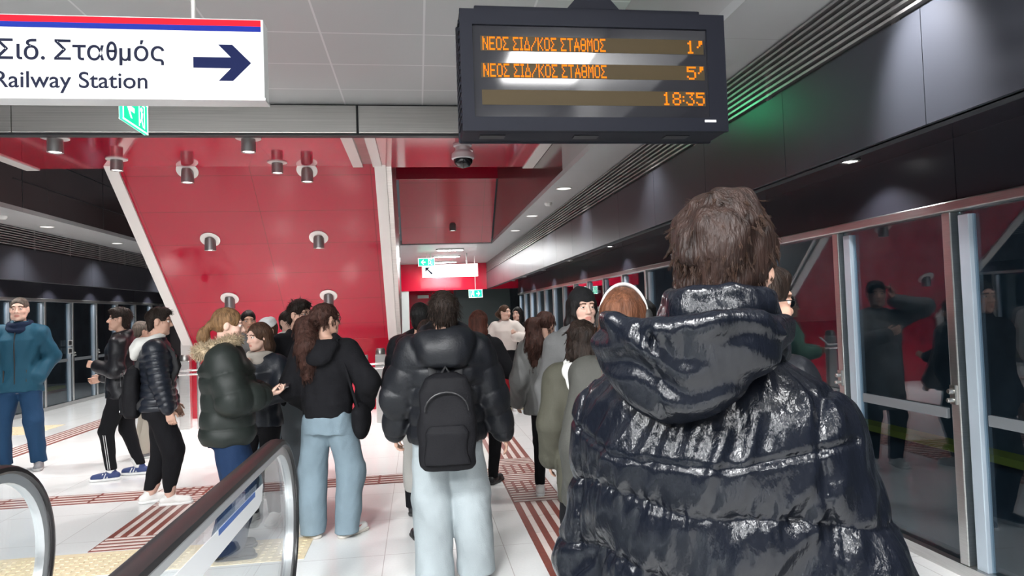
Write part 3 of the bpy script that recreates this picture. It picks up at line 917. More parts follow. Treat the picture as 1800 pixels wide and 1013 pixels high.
# ---- barriers at the stair foot
def barrier(x, y, label, flip):
    r = root('gate_barrier', label, 'barrier', (x, y, 0), group='steel gates before the low red wall')
    MB().box(-0.08, 0.08, -0.05, 0.05, 0, 1.02).build('cabinet', ALU, r, bevel=0.012)
    MB().lathe([(0.075, 0), (0.075, 0.05), (0.06, 0.09), (0.0, 0.095)], (0, 0, 1.02), 20).build('cap', STEEL, r, smooth=True)
    MB().tube([(-0.21*flip, -0.05, 0), (-0.21*flip, -0.05, 1.02)], 0.03, 14).build('post', ALU, r, smooth=True)
    m = MB()
    for z in (0.88, 0.82):
        m.tube([(-0.30*flip, -0.08, z), (0.10*flip, -0.08, z), (0.2*flip, -0.02, z+0.12 if z > 0.85 else z)], 0.016, 10)
    m.build('rail', mat('bright_rail', (0.8, 0.8, 0.8), 0.25, 0.8), r, smooth=True)
    return r
barrier(-0.58, 10.5, 'steel gate barrier with double rails right of the curly-haired woman', 1)
barrier(-3.50, 10.9, 'steel gate barrier with rails behind the left group', -1)
barrier(-3.86, 10.5, 'second steel gate barrier at the left edge of the stair', -1)
# ================================================================ PEOPLE
# shapes are blended distance fields turned into one continuous mesh each
f32 = np.float32
def V(*a):
    return np.array(a, dtype=float)
def unit(v):
    return v/(np.linalg.norm(v)+1e-9)
def rot(yaw=0, pitch=0, roll=0):
    """degrees; yaw turns left, pitch looks up, roll tilts to the right"""
    y, p, r = (math.radians(a) for a in (yaw, pitch, roll))
    Rz = np.array([[math.cos(y), -math.sin(y), 0], [math.sin(y), math.cos(y), 0], [0, 0, 1]])
    Rx = np.array([[1, 0, 0], [0, math.cos(p), -math.sin(p)], [0, math.sin(p), math.cos(p)]])
    Ry = np.array([[math.cos(r), 0, math.sin(r)], [0, 1, 0], [-math.sin(r), 0, math.cos(r)]])
    return Rz @ Rx @ Ry

class Field:
    def __init__(s, lo, hi, h, zf=None, hf=None):
        """zf: height above which the finer step hf is used along z"""
        s.ax = [np.arange(lo[i]-2*h, hi[i]+3*h, h) for i in range(2)]
        if zf is None or hf is None or zf >= hi[2]:
            z = np.arange(lo[2]-2*h, hi[2]+3*h, h)
        else:
            z = np.concatenate([np.arange(lo[2]-2*h, zf, h), np.arange(zf, hi[2]+3*hf, hf)])
        s.ax.append(z)
        s.ax = [a.astype(f32) for a in s.ax]
        s.F = np.full([len(a) for a in s.ax], 1.0, f32)
        s.h = h
    def blk(s, lo, hi, pad):
        sl = []
        for i in range(3):
            a = np.searchsorted(s.ax[i], lo[i]-pad)
            b = np.searchsorted(s.ax[i], hi[i]+pad)
            if b <= a:
                return None
            sl.append(slice(a, b))
        X = s.ax[0][sl[0]][:, None, None]
        Y = s.ax[1][sl[1]][None, :, None]
        Z = s.ax[2][sl[2]][None, None, :]
        return tuple(sl), X, Y, Z
    def join(s, sl, d, k, cut=False):
        A = s.F[sl]
        if cut:
            h = np.maximum(k-np.abs(A+d), 0)/max(k, 1e-6)
            s.F[sl] = np.maximum(A, -d)+h*h*k*0.25
        else:
            h = np.maximum(k-np.abs(A-d), 0)/max(k, 1e-6)
            s.F[sl] = np.minimum(A, d)-h*h*k*0.25
    def cap(s, a, b, ra, rb=None, k=0.02, cut=False, quilt=None, flat=None):
        """tapered capsule; quilt=(amp, n, phase) swells n rings along it; flat=(dir, f) squashes across dir"""
        rb = ra if rb is None else rb
        a, b = np.asarray(a, float), np.asarray(b, float)
        R = max(ra, rb)+(quilt[0] if quilt else 0)
        B = s.blk(np.minimum(a, b)-R, np.maximum(a, b)+R, k+2*s.h+0.02)
        if B is None: return
        sl, X, Y, Z = B
        ba = b-a
        L2 = float(ba @ ba)+1e-12
        px, py, pz = X-f32(a[0]), Y-f32(a[1]), Z-f32(a[2])
        t = np.clip((px*f32(ba[0])+py*f32(ba[1])+pz*f32(ba[2]))/f32(L2), 0, 1)
        qx, qy, qz = px-t*f32(ba[0]), py-t*f32(ba[1]), pz-t*f32(ba[2])
        d2 = qx*qx+qy*qy+qz*qz
        if flat:
            n, fl = flat
            c = qx*f32(n[0])+qy*f32(n[1])+qz*f32(n[2])
            d2 = d2+c*c*f32(1/fl**2-1)
        d = np.sqrt(d2)-(f32(ra)+f32(rb-ra)*t)
        if quilt:
            amp, n, ph = quilt[:3]
            d = d-f32(amp)*np.sqrt(np.abs(np.sin(np.pi*(t*n+ph)))+1e-4)
        s.join(sl, d.astype(f32), k, cut)
    def limb(s, pts, rs, k=0.02, **kw):
        for i in range(len(pts)-1):
            s.cap(pts[i], pts[i+1], rs[i], rs[i+1], k, **kw)
    def ell(s, c, r, k=0.02, R=None, cut=False):
        c, r = np.asarray(c, float), np.asarray(r, float)
        m = np.full(3, r.max()) if R is not None else r
        B = s.blk(c-m, c+m, k+2*s.h+0.02)
        if B is None: return
        sl, X, Y, Z = B
        x, y, z = X-f32(c[0]), Y-f32(c[1]), Z-f32(c[2])
        if R is not None:
            x, y, z = [x*f32(R[0, i])+y*f32(R[1, i])+z*f32(R[2, i]) for i in range(3)]
        r = r.astype(f32)
        k0 = np.sqrt((x/r[0])**2+(y/r[1])**2+(z/r[2])**2)
        k1 = np.sqrt((x/r[0]**2)**2+(y/r[1]**2)**2+(z/r[2]**2)**2)+1e-6
        s.join(sl, (k0*(k0-1)/k1).astype(f32), k, cut)
    def ring(s, c, R_, r, k=0.02, R=None, sy=1.0, cut=False):
        """torus round local z; sy stretches local y"""
        c = np.asarray(c, float)
        m = (R_*max(1, sy)+r)
        B = s.blk(c-m, c+m, k+2*s.h)
        if B is None: return
        sl, X, Y, Z = B
        x, y, z = X-f32(c[0]), Y-f32(c[1]), Z-f32(c[2])
        if R is not None:
            x, y, z = [x*f32(R[0, i])+y*f32(R[1, i])+z*f32(R[2, i]) for i in range(3)]
        q = np.sqrt(x*x+(y/f32(sy))**2)-f32(R_)
        s.join(sl, (np.sqrt(q*q+z*z)-f32(r)).astype(f32), k, cut)
    def torso(s, prof, k=0.03, quilt=None, lean=0.0, ex=2.5, cut=False):
        """prof rows: z, rx, ry, cy ; quilt=(amp, pitch, z0)"""
        p = np.array(prof, float)
        zlo, zhi = p[0, 0], p[-1, 0]
        rx, ry = p[:, 1].max()+0.03, p[:, 2].max()+0.05+abs(lean)
        B = s.blk((-rx, p[:, 3].min()-ry, zlo), (rx, p[:, 3].max()+ry, zhi), k+2*s.h+0.02)
        if B is None: return
        sl, X, Y, Z = B
        z = Z[0, 0]
        a, b, c = (np.interp(z, p[:, 0], p[:, i]).astype(f32)[None, None, :] for i in (1, 2, 3))
        # soften the knots of the profile
        c = c+f32(lean)*(Z-f32(0.95))
        q = (np.abs(X/a)**ex+np.abs((Y-c)/b)**ex)**(1/ex)
        d = (q-1)*np.minimum(a, b)*f32(0.95)
        if quilt:
            d = d-f32(quilt[0])*np.sqrt(np.abs(np.sin(np.pi*(Z-quilt[2])/quilt[1]))+1e-4)
        d = np.maximum(d, np.maximum(f32(zlo)-Z, Z-f32(zhi)))
        s.join(sl, d.astype(f32), k, cut)
    def below(s, z):
        """cut away everything below height z"""
        s.F = np.maximum(s.F, (f32(z)-s.ax[2])[None, None, :])
    def plane_cut(s, c, n):
        """cut away the half space on the side n points to"""
        n = unit(np.asarray(n, float))
        d = (s.ax[0]-f32(c[0]))[:, None, None]*f32(n[0])+(s.ax[1]-f32(c[1]))[None, :, None]*f32(n[1])+(s.ax[2]-f32(c[2]))[None, None, :]*f32(n[2])
        s.F = np.maximum(s.F, d)
    def wrinkle(s, amp, freq, seed=0, st=(1, 1, 1), sharp=False):
        rg = np.random.RandomState(seed)
        X, Y, Z = s.ax[0][:, None, None], s.ax[1][None, :, None], s.ax[2][None, None, :]
        near = np.abs(s.F) < 0.05
        if not near.any(): return
        ii = np.where(near)
        x, y, z = s.ax[0][ii[0]]*st[0], s.ax[1][ii[1]]*st[1], s.ax[2][ii[2]]*st[2]
        n = np.zeros(len(x), f32)
        wx = np.sin(freq*0.37*(y+z*1.3)+seed)*0.6
        for o in range(5):
            v = rg.normal(size=3)
            v = v/np.linalg.norm(v)*freq*(0.6+0.35*o)
            n += np.sin(x*f32(v[0])+y*f32(v[1])+z*f32(v[2])+f32(rg.rand()*6.28)+wx)/(1+0.4*o)
        n *= 0.5
        if sharp:
            n = 1-2*np.abs(np.tanh(n))
        s.F[ii] -= f32(amp)*n.astype(f32)
    def mesh(s):
        """naive surface nets"""
        F = s.F
        ins = F < 0
        c = ins[:-1, :-1, :-1].astype(np.int8)
        n = [m-1 for m in F.shape]
        cnt = np.zeros(n, np.int8)
        offs = [(i, j, k) for i in (0, 1) for j in (0, 1) for k in (0, 1)]
        for o in offs:
            cnt += ins[o[0]:o[0]+n[0], o[1]:o[1]+n[1], o[2]:o[2]+n[2]]
        act = (cnt > 0) & (cnt < 8)
        I = np.argwhere(act)
        if len(I) == 0:
            return np.zeros((0, 3)), np.zeros((0, 4), int)
        idx = np.full(n, -1, np.int64)
        idx[act] = np.arange(len(I))
        vals = {o: F[I[:, 0]+o[0], I[:, 1]+o[1], I[:, 2]+o[2]].astype(float) for o in offs}
        P = np.zeros((len(I), 3)); W = np.zeros(len(I))
        for o in offs:
            for a in range(3):
                if o[a] == 0:
                    q = list(o); q[a] = 1; q = tuple(q)
                    f0, f1 = vals[o], vals[q]
                    x = (f0 < 0) != (f1 < 0)
                    t = np.where(x, f0/np.where(x, f0-f1, 1), 0)
                    p = np.zeros((len(I), 3)); p[:] = o; p[:, a] += t
                    P[x] += p[x]; W[x] += 1
        P = P/W[:, None]+I
        P = np.stack([np.interp(P[:, a], np.arange(len(s.ax[a])), s.ax[a]) for a in range(3)], 1)
        Q = []
        for a in range(3):
            b, c_ = (a+1) % 3, (a+2) % 3
            sl0 = [slice(None)]*3; sl1 = [slice(None)]*3
            sl0[a] = slice(0, -1); sl1[a] = slice(1, None)
            for t in (b, c_):
                sl0[t] = slice(1, -1); sl1[t] = slice(1, -1)
            f0, f1 = ins[tuple(sl0)], ins[tuple(sl1)]
            E = np.argwhere(f0 != f1)
            if len(E) == 0: continue
            fl = f0[E[:, 0], E[:, 1], E[:, 2]]
            base = E.copy(); base[:, b] += 1; base[:, c_] += 1
            def g(db, dc):
                q = base.copy(); q[:, b] -= db; q[:, c_] -= dc
                return idx[q[:, 0], q[:, 1], q[:, 2]]
            q = np.stack([g(1, 1), g(0, 1), g(0, 0), g(1, 0)], 1)
            q[~fl] = q[~fl][:, ::-1]
            Q.append(q)
        return P, np.concatenate(Q)
    def obj(s, name, m, parent, scale=1.0, tint=None, relax=1):
        P, Q = s.mesh()
        return quads(name, P, Q, m, parent, scale, tint, relax)

def quads(name, P, Q, m, parent, scale=1.0, tint=None, relax=1):
    for _ in range(relax):      # one light smoothing pass
        acc = np.zeros_like(P); w_ = np.zeros(len(P))
        for a in range(4):
            i, j = Q[:, a], Q[:, (a+1) % 4]
            np.add.at(acc, i, P[j]); np.add.at(w_, i, 1)
            np.add.at(acc, j, P[i]); np.add.at(w_, j, 1)
        P = P*0.5+0.5*acc/np.maximum(w_, 1)[:, None]
    me = bpy.data.meshes.new(name)
    me.vertices.add(len(P))
    me.vertices.foreach_set('co', (P*scale).astype(f32).ravel())
    me.loops.add(Q.size)
    me.loops.foreach_set('vertex_index', Q.astype(np.int32).ravel())
    me.polygons.add(len(Q))
    me.polygons.foreach_set('loop_start', np.arange(0, Q.size, 4, dtype=np.int32))
    me.update(calc_edges=True)
    me.polygons.foreach_set('use_smooth', [True]*len(Q))
    me.materials.append(m)
    if tint is not None:
        at = me.color_attributes.new('tint', 'FLOAT_COLOR', 'POINT')
        c = np.ones((len(P), 4), f32)
        c[:, :3] = tint(P)
        at.data.foreach_set('color', c.ravel())
    o = bpy.data.objects.new(name, me)
    COL.objects.link(o)
    if parent is not None:
        o.parent = parent
    return o

def strands(name, roots, dirs, rad, m, parent, scale, seg=5, length=0.05, grav=0.5, curl=0.0, seed=0, taper=0.25, clumps=0):
    """tapered hairs as 3-sided tubes; roots, dirs (n,3)"""
    rg = np.random.RandomState(seed)
    n = len(roots)
    Ln = length*(0.6+0.7*rg.rand(n)) if np.isscalar(length) else length*(0.75+0.5*rg.rand(n))
    d = dirs/np.linalg.norm(dirs, axis=1)[:, None]
    pts = [roots.copy()]
    p = roots.copy()
    ph = rg.rand(n)*6.28
    side = np.cross(d, rg.normal(size=(n, 3)))
    side /= np.linalg.norm(side, axis=1)[:, None]+1e-9
    up = np.cross(d, side)
    lead = None
    if clumps:           # hairs gather in locks that curl together
        cs = rg.choice(n, clumps, replace=False)
        own = np.empty(n, int)
        for a in range(0, n, 2000):
            own[a:a+2000] = ((roots[a:a+2000, None]-roots[None, cs])**2).sum(2).argmin(1)
        lead = cs[own]
        ph = ph[lead]+rg.normal(size=n)*.15
        d = d[lead]*.75+d*.25
        side, up = side[lead], up[lead]
        Ln = Ln[lead]*(.85+.3*rg.rand(n))
    for i in range(seg):
        d = d+np.array([0, 0, -grav/seg])
        d = d+curl*(side*np.cos(ph+i*1.9)[:, None]+up*np.sin(ph+i*1.9)[:, None])
        d /= np.linalg.norm(d, axis=1)[:, None]+1e-9
        p = p+d*(Ln/seg)[:, None]
        if clumps:
            p = p+(p[lead]-p)*.15
        pts.append(p.copy())
    vs, qs = [], []
    a0 = side; b0 = up
    for i, p in enumerate(pts):
        r = rad*(1-(1-taper)*i/seg)
        for k in range(3):
            t = 2*PI*k/3
            vs.append(p+(a0*math.cos(t)+b0*math.sin(t))*r)
    S = (seg+1)*3
    P = np.stack(vs, 1).reshape(-1, 3)
    base = (np.arange(n)*S)[:, None]
    for i in range(seg):
        for k in range(3):
            k2 = (k+1) % 3
            qs.append(np.concatenate([base+i*3+k, base+i*3+k2, base+(i+1)*3+k2, base+(i+1)*3+k], 1))
    return quads(name, P, np.concatenate(qs), m, parent, scale, relax=0)

def ik(a, c, l1, l2, hint):
    a, c = np.asarray(a, float), np.asarray(c, float)
    v = c-a
    d = min(np.linalg.norm(v), (l1+l2)*0.999)
    u = unit(v)
    c = a+u*d
    x = (l1*l1-l2*l2+d*d)/(2*d)
    h = math.sqrt(max(l1*l1-x*x, 0))
    n = np.asarray(hint, float)
    n = unit(n-u*(n @ u))
    return a+u*x+n*h, c

def head_parts(fd, hc, Rh, fem, k=0.012):
    T = lambda *p: hc+Rh @ np.array(p)
    j = 0.92 if fem else 1.0
    fd.ell(T(0, -.012, .030), (.075, .095, .088), k, Rh)
    fd.ell(T(0, .030, -.040), (.056*j, .064, .072), 0.03, Rh)
    fd.cap(T(-.034*j, .052, -.082), T(.034*j, .052, -.082), .022, None, 0.03)
    fd.ell(T(0, .074, -.100), (.022*j, .020, .018), 0.02, Rh)
    for s_ in (-1, 1):
        fd.ell(T(s_*.036, .055, -.028), (.028, .030, .026), 0.02, Rh)
        fd.cap(T(s_*.056*j, -.005, -.03), T(s_*.045*j, .04, -.085), .018, .016, 0.025)
    fd.cap(T(-.036, .079, .030), T(.036, .079, .030), .0135, None, 0.015)
    for s_ in (-1, 1):
        fd.ell(T(s_*.031, .097, .006), (.0150, .0125, .0062), 0.008, Rh, cut=True)
    for s_ in (-1, 1):      # upper and lower lids
        fd.limb([T(s_*.019, .0865, .0095), T(s_*.031, .0910, .0135), T(s_*.044, .0835, .0095)], [.0042, .0048, .0042], 0.004)
        fd.limb([T(s_*.020, .0855, .0005), T(s_*.031, .0890, -.0035), T(s_*.043, .0825, .0005)], [.0030, .0032, .0030], 0.004)
    fd.cap(T(0, .088, .012), T(0, .110, -.028), .0085, .0125, 0.012)
    for s_ in (-1, 1):
        fd.ell(T(s_*.012, .099, -.032), (.0085, .010, .008), 0.008, Rh)
        fd.ell(T(s_*.078, -.008, -.004), (.010, .021, .033), 0.006, rot() @ Rh)
        fd.ell(T(s_*.090, -.002, .0), (.006, .010, .016), 0.006, Rh, cut=True)
    fd.cap(T(-.017, .087, -.060), T(.017, .087, -.060), .0065, None, 0.006)
    fd.cap(T(-.015, .086, -.071), T(.015, .086, -.071), .0078, None, 0.006)
    fd.cap(T(-.018, .098, -.0655), T(.018, .098, -.0655), .0025, None, 0.003, cut=True)

def hand_parts(fd, wrist, d, pn, thumb, curl, sc=1.0):
    """d: along the hand, pn: palm normal, thumb: side direction towards the thumb"""
    d = unit(d); pn = unit(pn-d*(pn @ d)); t = unit(thumb-d*(thumb @ d)-pn*(thumb @ pn))
    P = lambda a, b, c=0.0: wrist+(d*a+t*b+pn*c)*sc
    for b0, b1 in ((.022, .030), (.008, .010), (-.008, -.010), (-.020, -.027)):
        fd.cap(P(.0, b0*0.7), P(.088, b1), .0135*sc, .0115*sc, 0.012)
    fd.cap(P(.02, .02, .006), P(.06, .022, .008), .014*sc, .012*sc, 0.012)
    for q, (b, L) in enumerate(((.029, .070), (.010, .078), (-.009, .073), (-.026, .058))):
        base = P(.088, b)
        ang = 0.0
        p = base
        for i, fr in enumerate((0.45, 0.31, 0.24)):
            ang += curl*(0.55 if i == 0 else 0.75)*(1+0.08*q)
            dd = d*math.cos(ang)+pn*math.sin(ang)
            e = p+dd*L*fr*sc
            r0 = (.0092, .0085, .0078)[i]*sc*(0.9 if q == 3 else 1)
            fd.cap(p, e, r0, r0*0.92, 0.004)
            p = e
    tb = P(.022, .026, .008)
    d1 = unit(d*0.75+t*0.6+pn*(0.25+0.3*curl))
    d2 = unit(d*0.95+t*(0.25-0.3*curl)+pn*(0.2+0.5*curl))
    m1 = tb+d1*.042*sc
    fd.cap(tb, m1, .0125*sc, .010*sc, 0.010)
    fd.cap(m1, m1+d2*.036*sc, .0098*sc, .0082*sc, 0.005)

def skin_mat(tone=0):
    cols = [(0.60, 0.36, 0.27), (0.68, 0.44, 0.35), (0.52, 0.30, 0.21)]
    return mat('skin_%s' % ('tan', 'fair', 'olive')[tone], cols[tone], 0.5, spec=0.35, attr=True)
def cloth(name, col, rough=0.8, **k):
    k.setdefault('bump', 0.15); k.setdefault('bscale', 120); k.setdefault('spec', 0.22 if rough > 0.5 else 0.4)
    return mat(name, col, rough, **k)
def hairm(name, col, rough=0.42):
    return mat(name, col, rough, noise=0.5, nscale=60, stretch=(1, 1, 0.18), bump=0.5, bscale=150, spec=0.17)

WHITEEYE = mat('eye_white', (0.72, 0.70, 0.68), 0.2)
IRIS = mat('eye_iris', (0.035, 0.02, 0.012), 0.1)

BASE = [(.78, .160, .112, .0), (.90, .172, .122, -.004), (1.00, .158, .112, .0), (1.08, .150, .106, .004), (1.20, .166, .116, .006),
        (1.32, .180, .118, -.002), (1.40, .165, .100, -.010), (1.46, .105, .078, -.016), (1.49, .07, .066, -.018)]

def person(label, x, y, heading, H=1.75, fem=False, h=0.008, head=(0, 0, 0), armL=None, armR=None, feet=None, lean=0.0, fat=1.0,
           skin=0, jacket=None, trousers=None, shoes=None, hair=None, extras=(), group=None, face=True, shz=1.388, hoff=(0, 0, 0), z0=0.0):
    s = H/1.75
    r = root('person', label, 'person', (x, y, z0), math.radians(heading), group)
    wsc = (0.92 if fem else 1.0)*fat
    J = {}
    shw = 0.178*wsc
    dl = lean*0.46
    J['neck'] = V(0, -.015+dl, 1.455)
    hc = V(0, .012+lean*0.70, 1.632)+V(*hoff)
    Rh = rot(*head)
    hip = {1: V(.088, lean*-0.0, .905), -1: V(-.088, 0, .905)}
    feet = feet or {}
    arms = {1: armR, -1: armL}
    sh, el, wr, hd = {}, {}, {}, {}
    kn, an, fy = {}, {}, {}
    for q in (1, -1):
        sh[q] = V(q*shw, -.012+dl, shz)
        a = arms[q] or {}
        w0 = V(*a.get('w', (q*0.235*max(1, fat), 0.035, .885)))
        el[q], wr[q] = ik(sh[q], w0, .285, .25, V(*a.get('e', (q*0.25, -1, -.1))))
        f_ = feet.get(q, (q*.105, 0.0, -q*8))
        fy[q] = math.radians(f_[2])
        an[q] = V(f_[0], f_[1]-0.02, .085+(f_[3] if len(f_) > 3 else 0))
        kn[q], an[q] = ik(hip[q], an[q], .425, .415, V(-math.sin(fy[q])*0.6+q*0.1, 1, 0))
    # ---------------- body
    allp = np.array([hc+V(0, 0, .13), hc+V(0, .13, 0), hc-V(0, .13, 0)]+[wr[q] for q in (1, -1)]+[el[q] for q in (1, -1)]+[an[q]-V(0, 0, .09) for q in (1, -1)]+[an[q]+V(0, .2, 0) for q in (1, -1)])
    lo, hi = allp.min(0)-0.16, allp.max(0)+0.16
    lo[0] = min(lo[0], -.32); hi[0] = max(hi[0], .32); lo[1] = min(lo[1], -.26); hi[1] = max(hi[1], .24)
    lo[2] = 0.0; hi[2] = hc[2]+.14
    h = h/s
    hb = h*0.85
    fd = Field(lo, hi, hb, 1.47, hb*0.6)
    bp = [(z, rx*0.88*wsc, ry*0.86*fat, cy) for z, rx, ry, cy in BASE]
    fd.torso(bp, 0.02, lean=lean)
    for q in (1, -1):
        fd.cap(J['neck']+V(q*.03, 0, .0), sh[q], .048, .050, 0.03)
        fd.limb([sh[q], el[q], wr[q]], [.048*wsc, .038*wsc, .026*wsc], 0.02)
        fd.limb([hip[q], kn[q], an[q]], [.080*wsc, .054*wsc, .037], 0.03)
        fwd = V(-math.sin(fy[q]), math.cos(fy[q]), 0)
        fd.cap(an[q]+V(0, 0, -.045), an[q]+fwd*.13+V(0, 0, -.058), .034, .024, 0.02)
        a = arms[q] or {}
        d = unit(wr[q]-el[q])
        if 'hd' in a:
            d = unit(V(*a['hd']))
        pn = V(*a.get('pn', (-q, 0.1, 0)))
        th = V(*a.get('th', (0, 1, 0.15)))
        hd[q] = (wr[q], d, pn)
        hand_parts(fd, wr[q]+d*0.01, d, pn, th, a.get('curl', 0.45), 0.93 if fem else 1.0)
    fd.cap(J['neck'], hc+Rh @ V(0, -.022, -.055), .056*wsc, .052*wsc, 0.02)
    head_parts(fd, hc, Rh, fem)
    def tint(P):
        L = (P-hc) @ Rh
        c = np.ones((len(P), 3), f32)
        lips = (np.abs(L[:, 0]) < .024-np.abs(L[:, 2]+.0655)*0.6) & (np.abs(L[:, 2]+.0655) < .0115) & (L[:, 1] > .078)
        c[lips] = (0.78, 0.50, 0.50)
        ax_ = np.abs(L[:, 0])
        bz = .0275+0.10*(ax_-.014)*(ax_ < .036)-0.25*np.maximum(ax_-.036, 0)
        br = (ax_ > .011) & (ax_ < .052) & (np.abs(L[:, 2]-bz) < .0052) & (L[:, 1] > .05)
        c[br] = (0.16, 0.12, 0.10)
        if not fem and hair and hair.get('beard'):
            bd = (L[:, 2] < -.045) & (L[:, 2] > -.125) & (L[:, 1] > -.01) & ~lips
            c[bd] *= (0.62, 0.62, 0.64)
        ck = np.exp(-(((ax_-.042)/.02)**2+((L[:, 2]+.03)/.02)**2))*(L[:, 1] > .03)
        c[:, 1] *= 1-0.10*ck; c[:, 2] *= 1-0.10*ck
        return c
    fd.obj('body', skin_mat(skin), r, s, tint)
    T = lambda *p: hc+Rh @ np.array(p)
    if face:
        for q in (1, -1):
            m = MB()
            c = T(q*.031, .0790, .006)
            d = Vector(Rh @ V(0, 1, 0))
            M = d.to_track_quat('Z', 'Y').to_matrix()
            prof = [(.0122*math.sin(t), .0122*math.cos(t)) for t in [PI*i/10 for i in range(11)]]
            m.lathe([(a*s, b*s) for a, b in prof], c*s, 14, 0, M)
            m.lathe([(.0066*s, .0106*s), (.0058*s, .0120*s), (0, .0126*s)], c*s, 12, 1, M)
            m.build('eye', [WHITEEYE, IRIS], r, smooth=True)
    # ---------------- trousers
    if trousers:
        t = trousers
        lo_, hi_ = lo.copy(), hi.copy()
        hi_[2] = 1.05
        ft = Field(lo_, hi_, h)
        b = t.get('loose', .02)
        ft.torso([(.78, .165*wsc+b*.3, .118*fat+b*.3, -.004), (.90, .176*wsc+b*.3, .126*fat+b*.2, -.006), (1.02, .158*wsc, .116*fat, 0)], 0.03)
        for q in (1, -1):
            cuff = an[q]+unit(kn[q]-an[q])*t.get('short', -.02)
            ft.limb([hip[q]+V(-q*.006, 0, -.03), kn[q], cuff], [.094*wsc+b*.6, .062*wsc+b*t.get('kneeb', 1), .046+b*t.get('flare', .9)], 0.025)
            ft.plane_cut(cuff-V(0, 0, 0.0), (0, 0, -1)) if False else None
        ft.wrinkle(t.get('wr', .004)*.75, 30, seed=int(abs(x*37+y*11)) % 97, st=(1, 1, .8))
        ft.wrinkle(.0022, 75, seed=5+int(abs(x*37+y*11)) % 97, st=(1, 1, .7))
        zc = min(an[1][2], an[-1][2])+t.get('short', -.02)
        ft.below(zc)
        to = ft.obj('trousers', t['m'], r, s)
        if t.get('label'): to['label'] = t['label']
    # ---------------- shoes
    if shoes:
        for q in (1, -1):
            fwd = V(-math.sin(fy[q]), math.cos(fy[q]), 0)
            sd = V(fwd[1], -fwd[0], 0)
            a = an[q]*V(1, 1, 0)+V(0, 0, an[q][2]-.085)
            hs = min(h, .0075)
            A = a+fwd*-.045; B = a+fwd*.155
            f1 = Field(np.minimum(A, B)-.08+V(0, 0, .05), np.maximum(A, B)+.08+V(0, 0, .08), hs)
            f1.cap(A+V(0, 0, .045), a+fwd*.03+V(0, 0, .055), .036, .036, 0.02)
            f1.cap(a+fwd*.03+V(0, 0, .052), B+V(0, 0, .036), .036, .030, 0.02)
            f1.cap(a+fwd*.09+sd*.006*q+V(0, 0, .036), B+V(0, 0, .034), .040, .032, 0.02)
            f1.cap(a+V(0, 0, .05), a+V(0, 0, shoes.get('top', .085)), .040, .042, 0.02)
            f1.below(.022+a[2])
            so = f1.obj('shoe', shoes['m'], r, s)
            f2 = Field(np.minimum(A, B)-.08+V(0, 0, .06), np.maximum(A, B)+.08+V(0, 0, .0), hs)
            st = shoes.get('sole', .028)
            for rr, P0, P1 in ((.041, A, a+fwd*.05), (.044, a+fwd*.08, B+fwd*.002)):
                f2.cap(P0+V(0, 0, .02), P1+V(0, 0, .02), rr, rr, 0.03)
            f2.below(a[2]+0.001)
            f2.F = np.maximum(f2.F, (f2.ax[2]-f32(a[2]+st))[None, None, :])
            f2.obj('sole', shoes.get('ms') or mat('sole_white', (0.78, 0.78, 0.77), 0.5), so, s)
            if shoes.get('lace', True):
                m = MB()
                for i in range(4):
                    c = a+fwd*(.055+.02*i)+V(0, 0, .088-.010*i)
                    m.tube([(c-sd*.022-V(0, 0, .008))*s, (c+V(0, 0, .002))*s, (c+sd*.022-V(0, 0, .008))*s], .0035*s, 6)
                m.build('laces', shoes.get('ml') or mat('lace_white', (0.8, 0.8, 0.8), 0.6), so)
            if shoes.get('swoosh'):
                m = MB()
                for q2 in (1, -1):
                    pl = [(-.03, .052), (.0, .040), (.06, .046), (.105, .066), (.05, .056), (.0, .055), (-.02, .064)]
                    off = a+sd*q2*.0405
                    m.add([(off+fwd*u_+V(0, 0, v_))*s for u_, v_ in pl]+[(off+sd*q2*.004+fwd*u_+V(0, 0, v_))*s for u_, v_ in pl],
                          [tuple(range(7)), tuple(range(7, 14))]+[(i, (i+1) % 7, 7+(i+1) % 7, 7+i) for i in range(7)])
                m.build('side_mark', shoes['swoosh'], so)
            if shoes.get('stripes'):
                m = MB()
                for q2 in (1, -1):
                    for i in range(3):
                        c = a+fwd*(.02+.028*i)+sd*q2*.039
                        m.tube([(c+fwd*.016+V(0, 0, .030))*s, (c-fwd*.004+V(0, 0, .075)-sd*q2*.010)*s], .006*s, 6)
                m.build('side_stripes', shoes['stripes'], so)
            if shoes.get('sock'):
                f3 = Field(a-.08+V(0, 0, .1), a+.08+V(0, 0, .13), hs)
                f3.cap(a+V(0, 0, .06), a+unit(kn[q]-an[q])*.17, .042, .045, 0.01)
                f3.obj('sock', shoes['sock'], r, s)
    # ---------------- jacket
    if jacket:
        jk = jacket
        b = jk.get('bulk', .02)
        pf = jk.get('puff', 0)
        hem = jk.get('hem', .80)
        pitch = jk.get('pitch', .10)
        lo_, hi_ = lo.copy()-.05, hi.copy()+.05
        lo_[2] = hem-.02; hi_[2] = 1.62
        for q in (1, -1):
            lo_[2] = min(lo_[2], wr[q][2]-.03)
        fj = Field(lo_, hi_, jk.get('h', h))
        prof = []
        for z, rx, ry, cy in BASE:
            if z < 0.9: continue
            prof.append((z, rx*wsc+b*(1.0 if z < 1.4 else .6), ry*fat+b*(1.05 if z < 1.4 else .6), cy))
        if hem < .9:
            fl = jk.get('flare', 0.0)
            prof = [(hem, .172*wsc+b+fl-jk.get('gather', 0), .124*fat+b+fl-jk.get('gather', 0), -.004), (min(hem+.06, .895), .174*wsc+b+fl*.8, .126*fat+b+fl*.8, -.004)]+prof
        else:
            prof = [(hem, .165*wsc+b*.6, .12*fat+b*.6, 0)]+[p for p in prof if p[0] > hem+.03]
        qt = (pf, pitch, hem) if pf else None
        fj.torso(prof, 0.03, quilt=qt, lean=lean, ex=2.4)
        sr = jk.get('sleeve', .012)
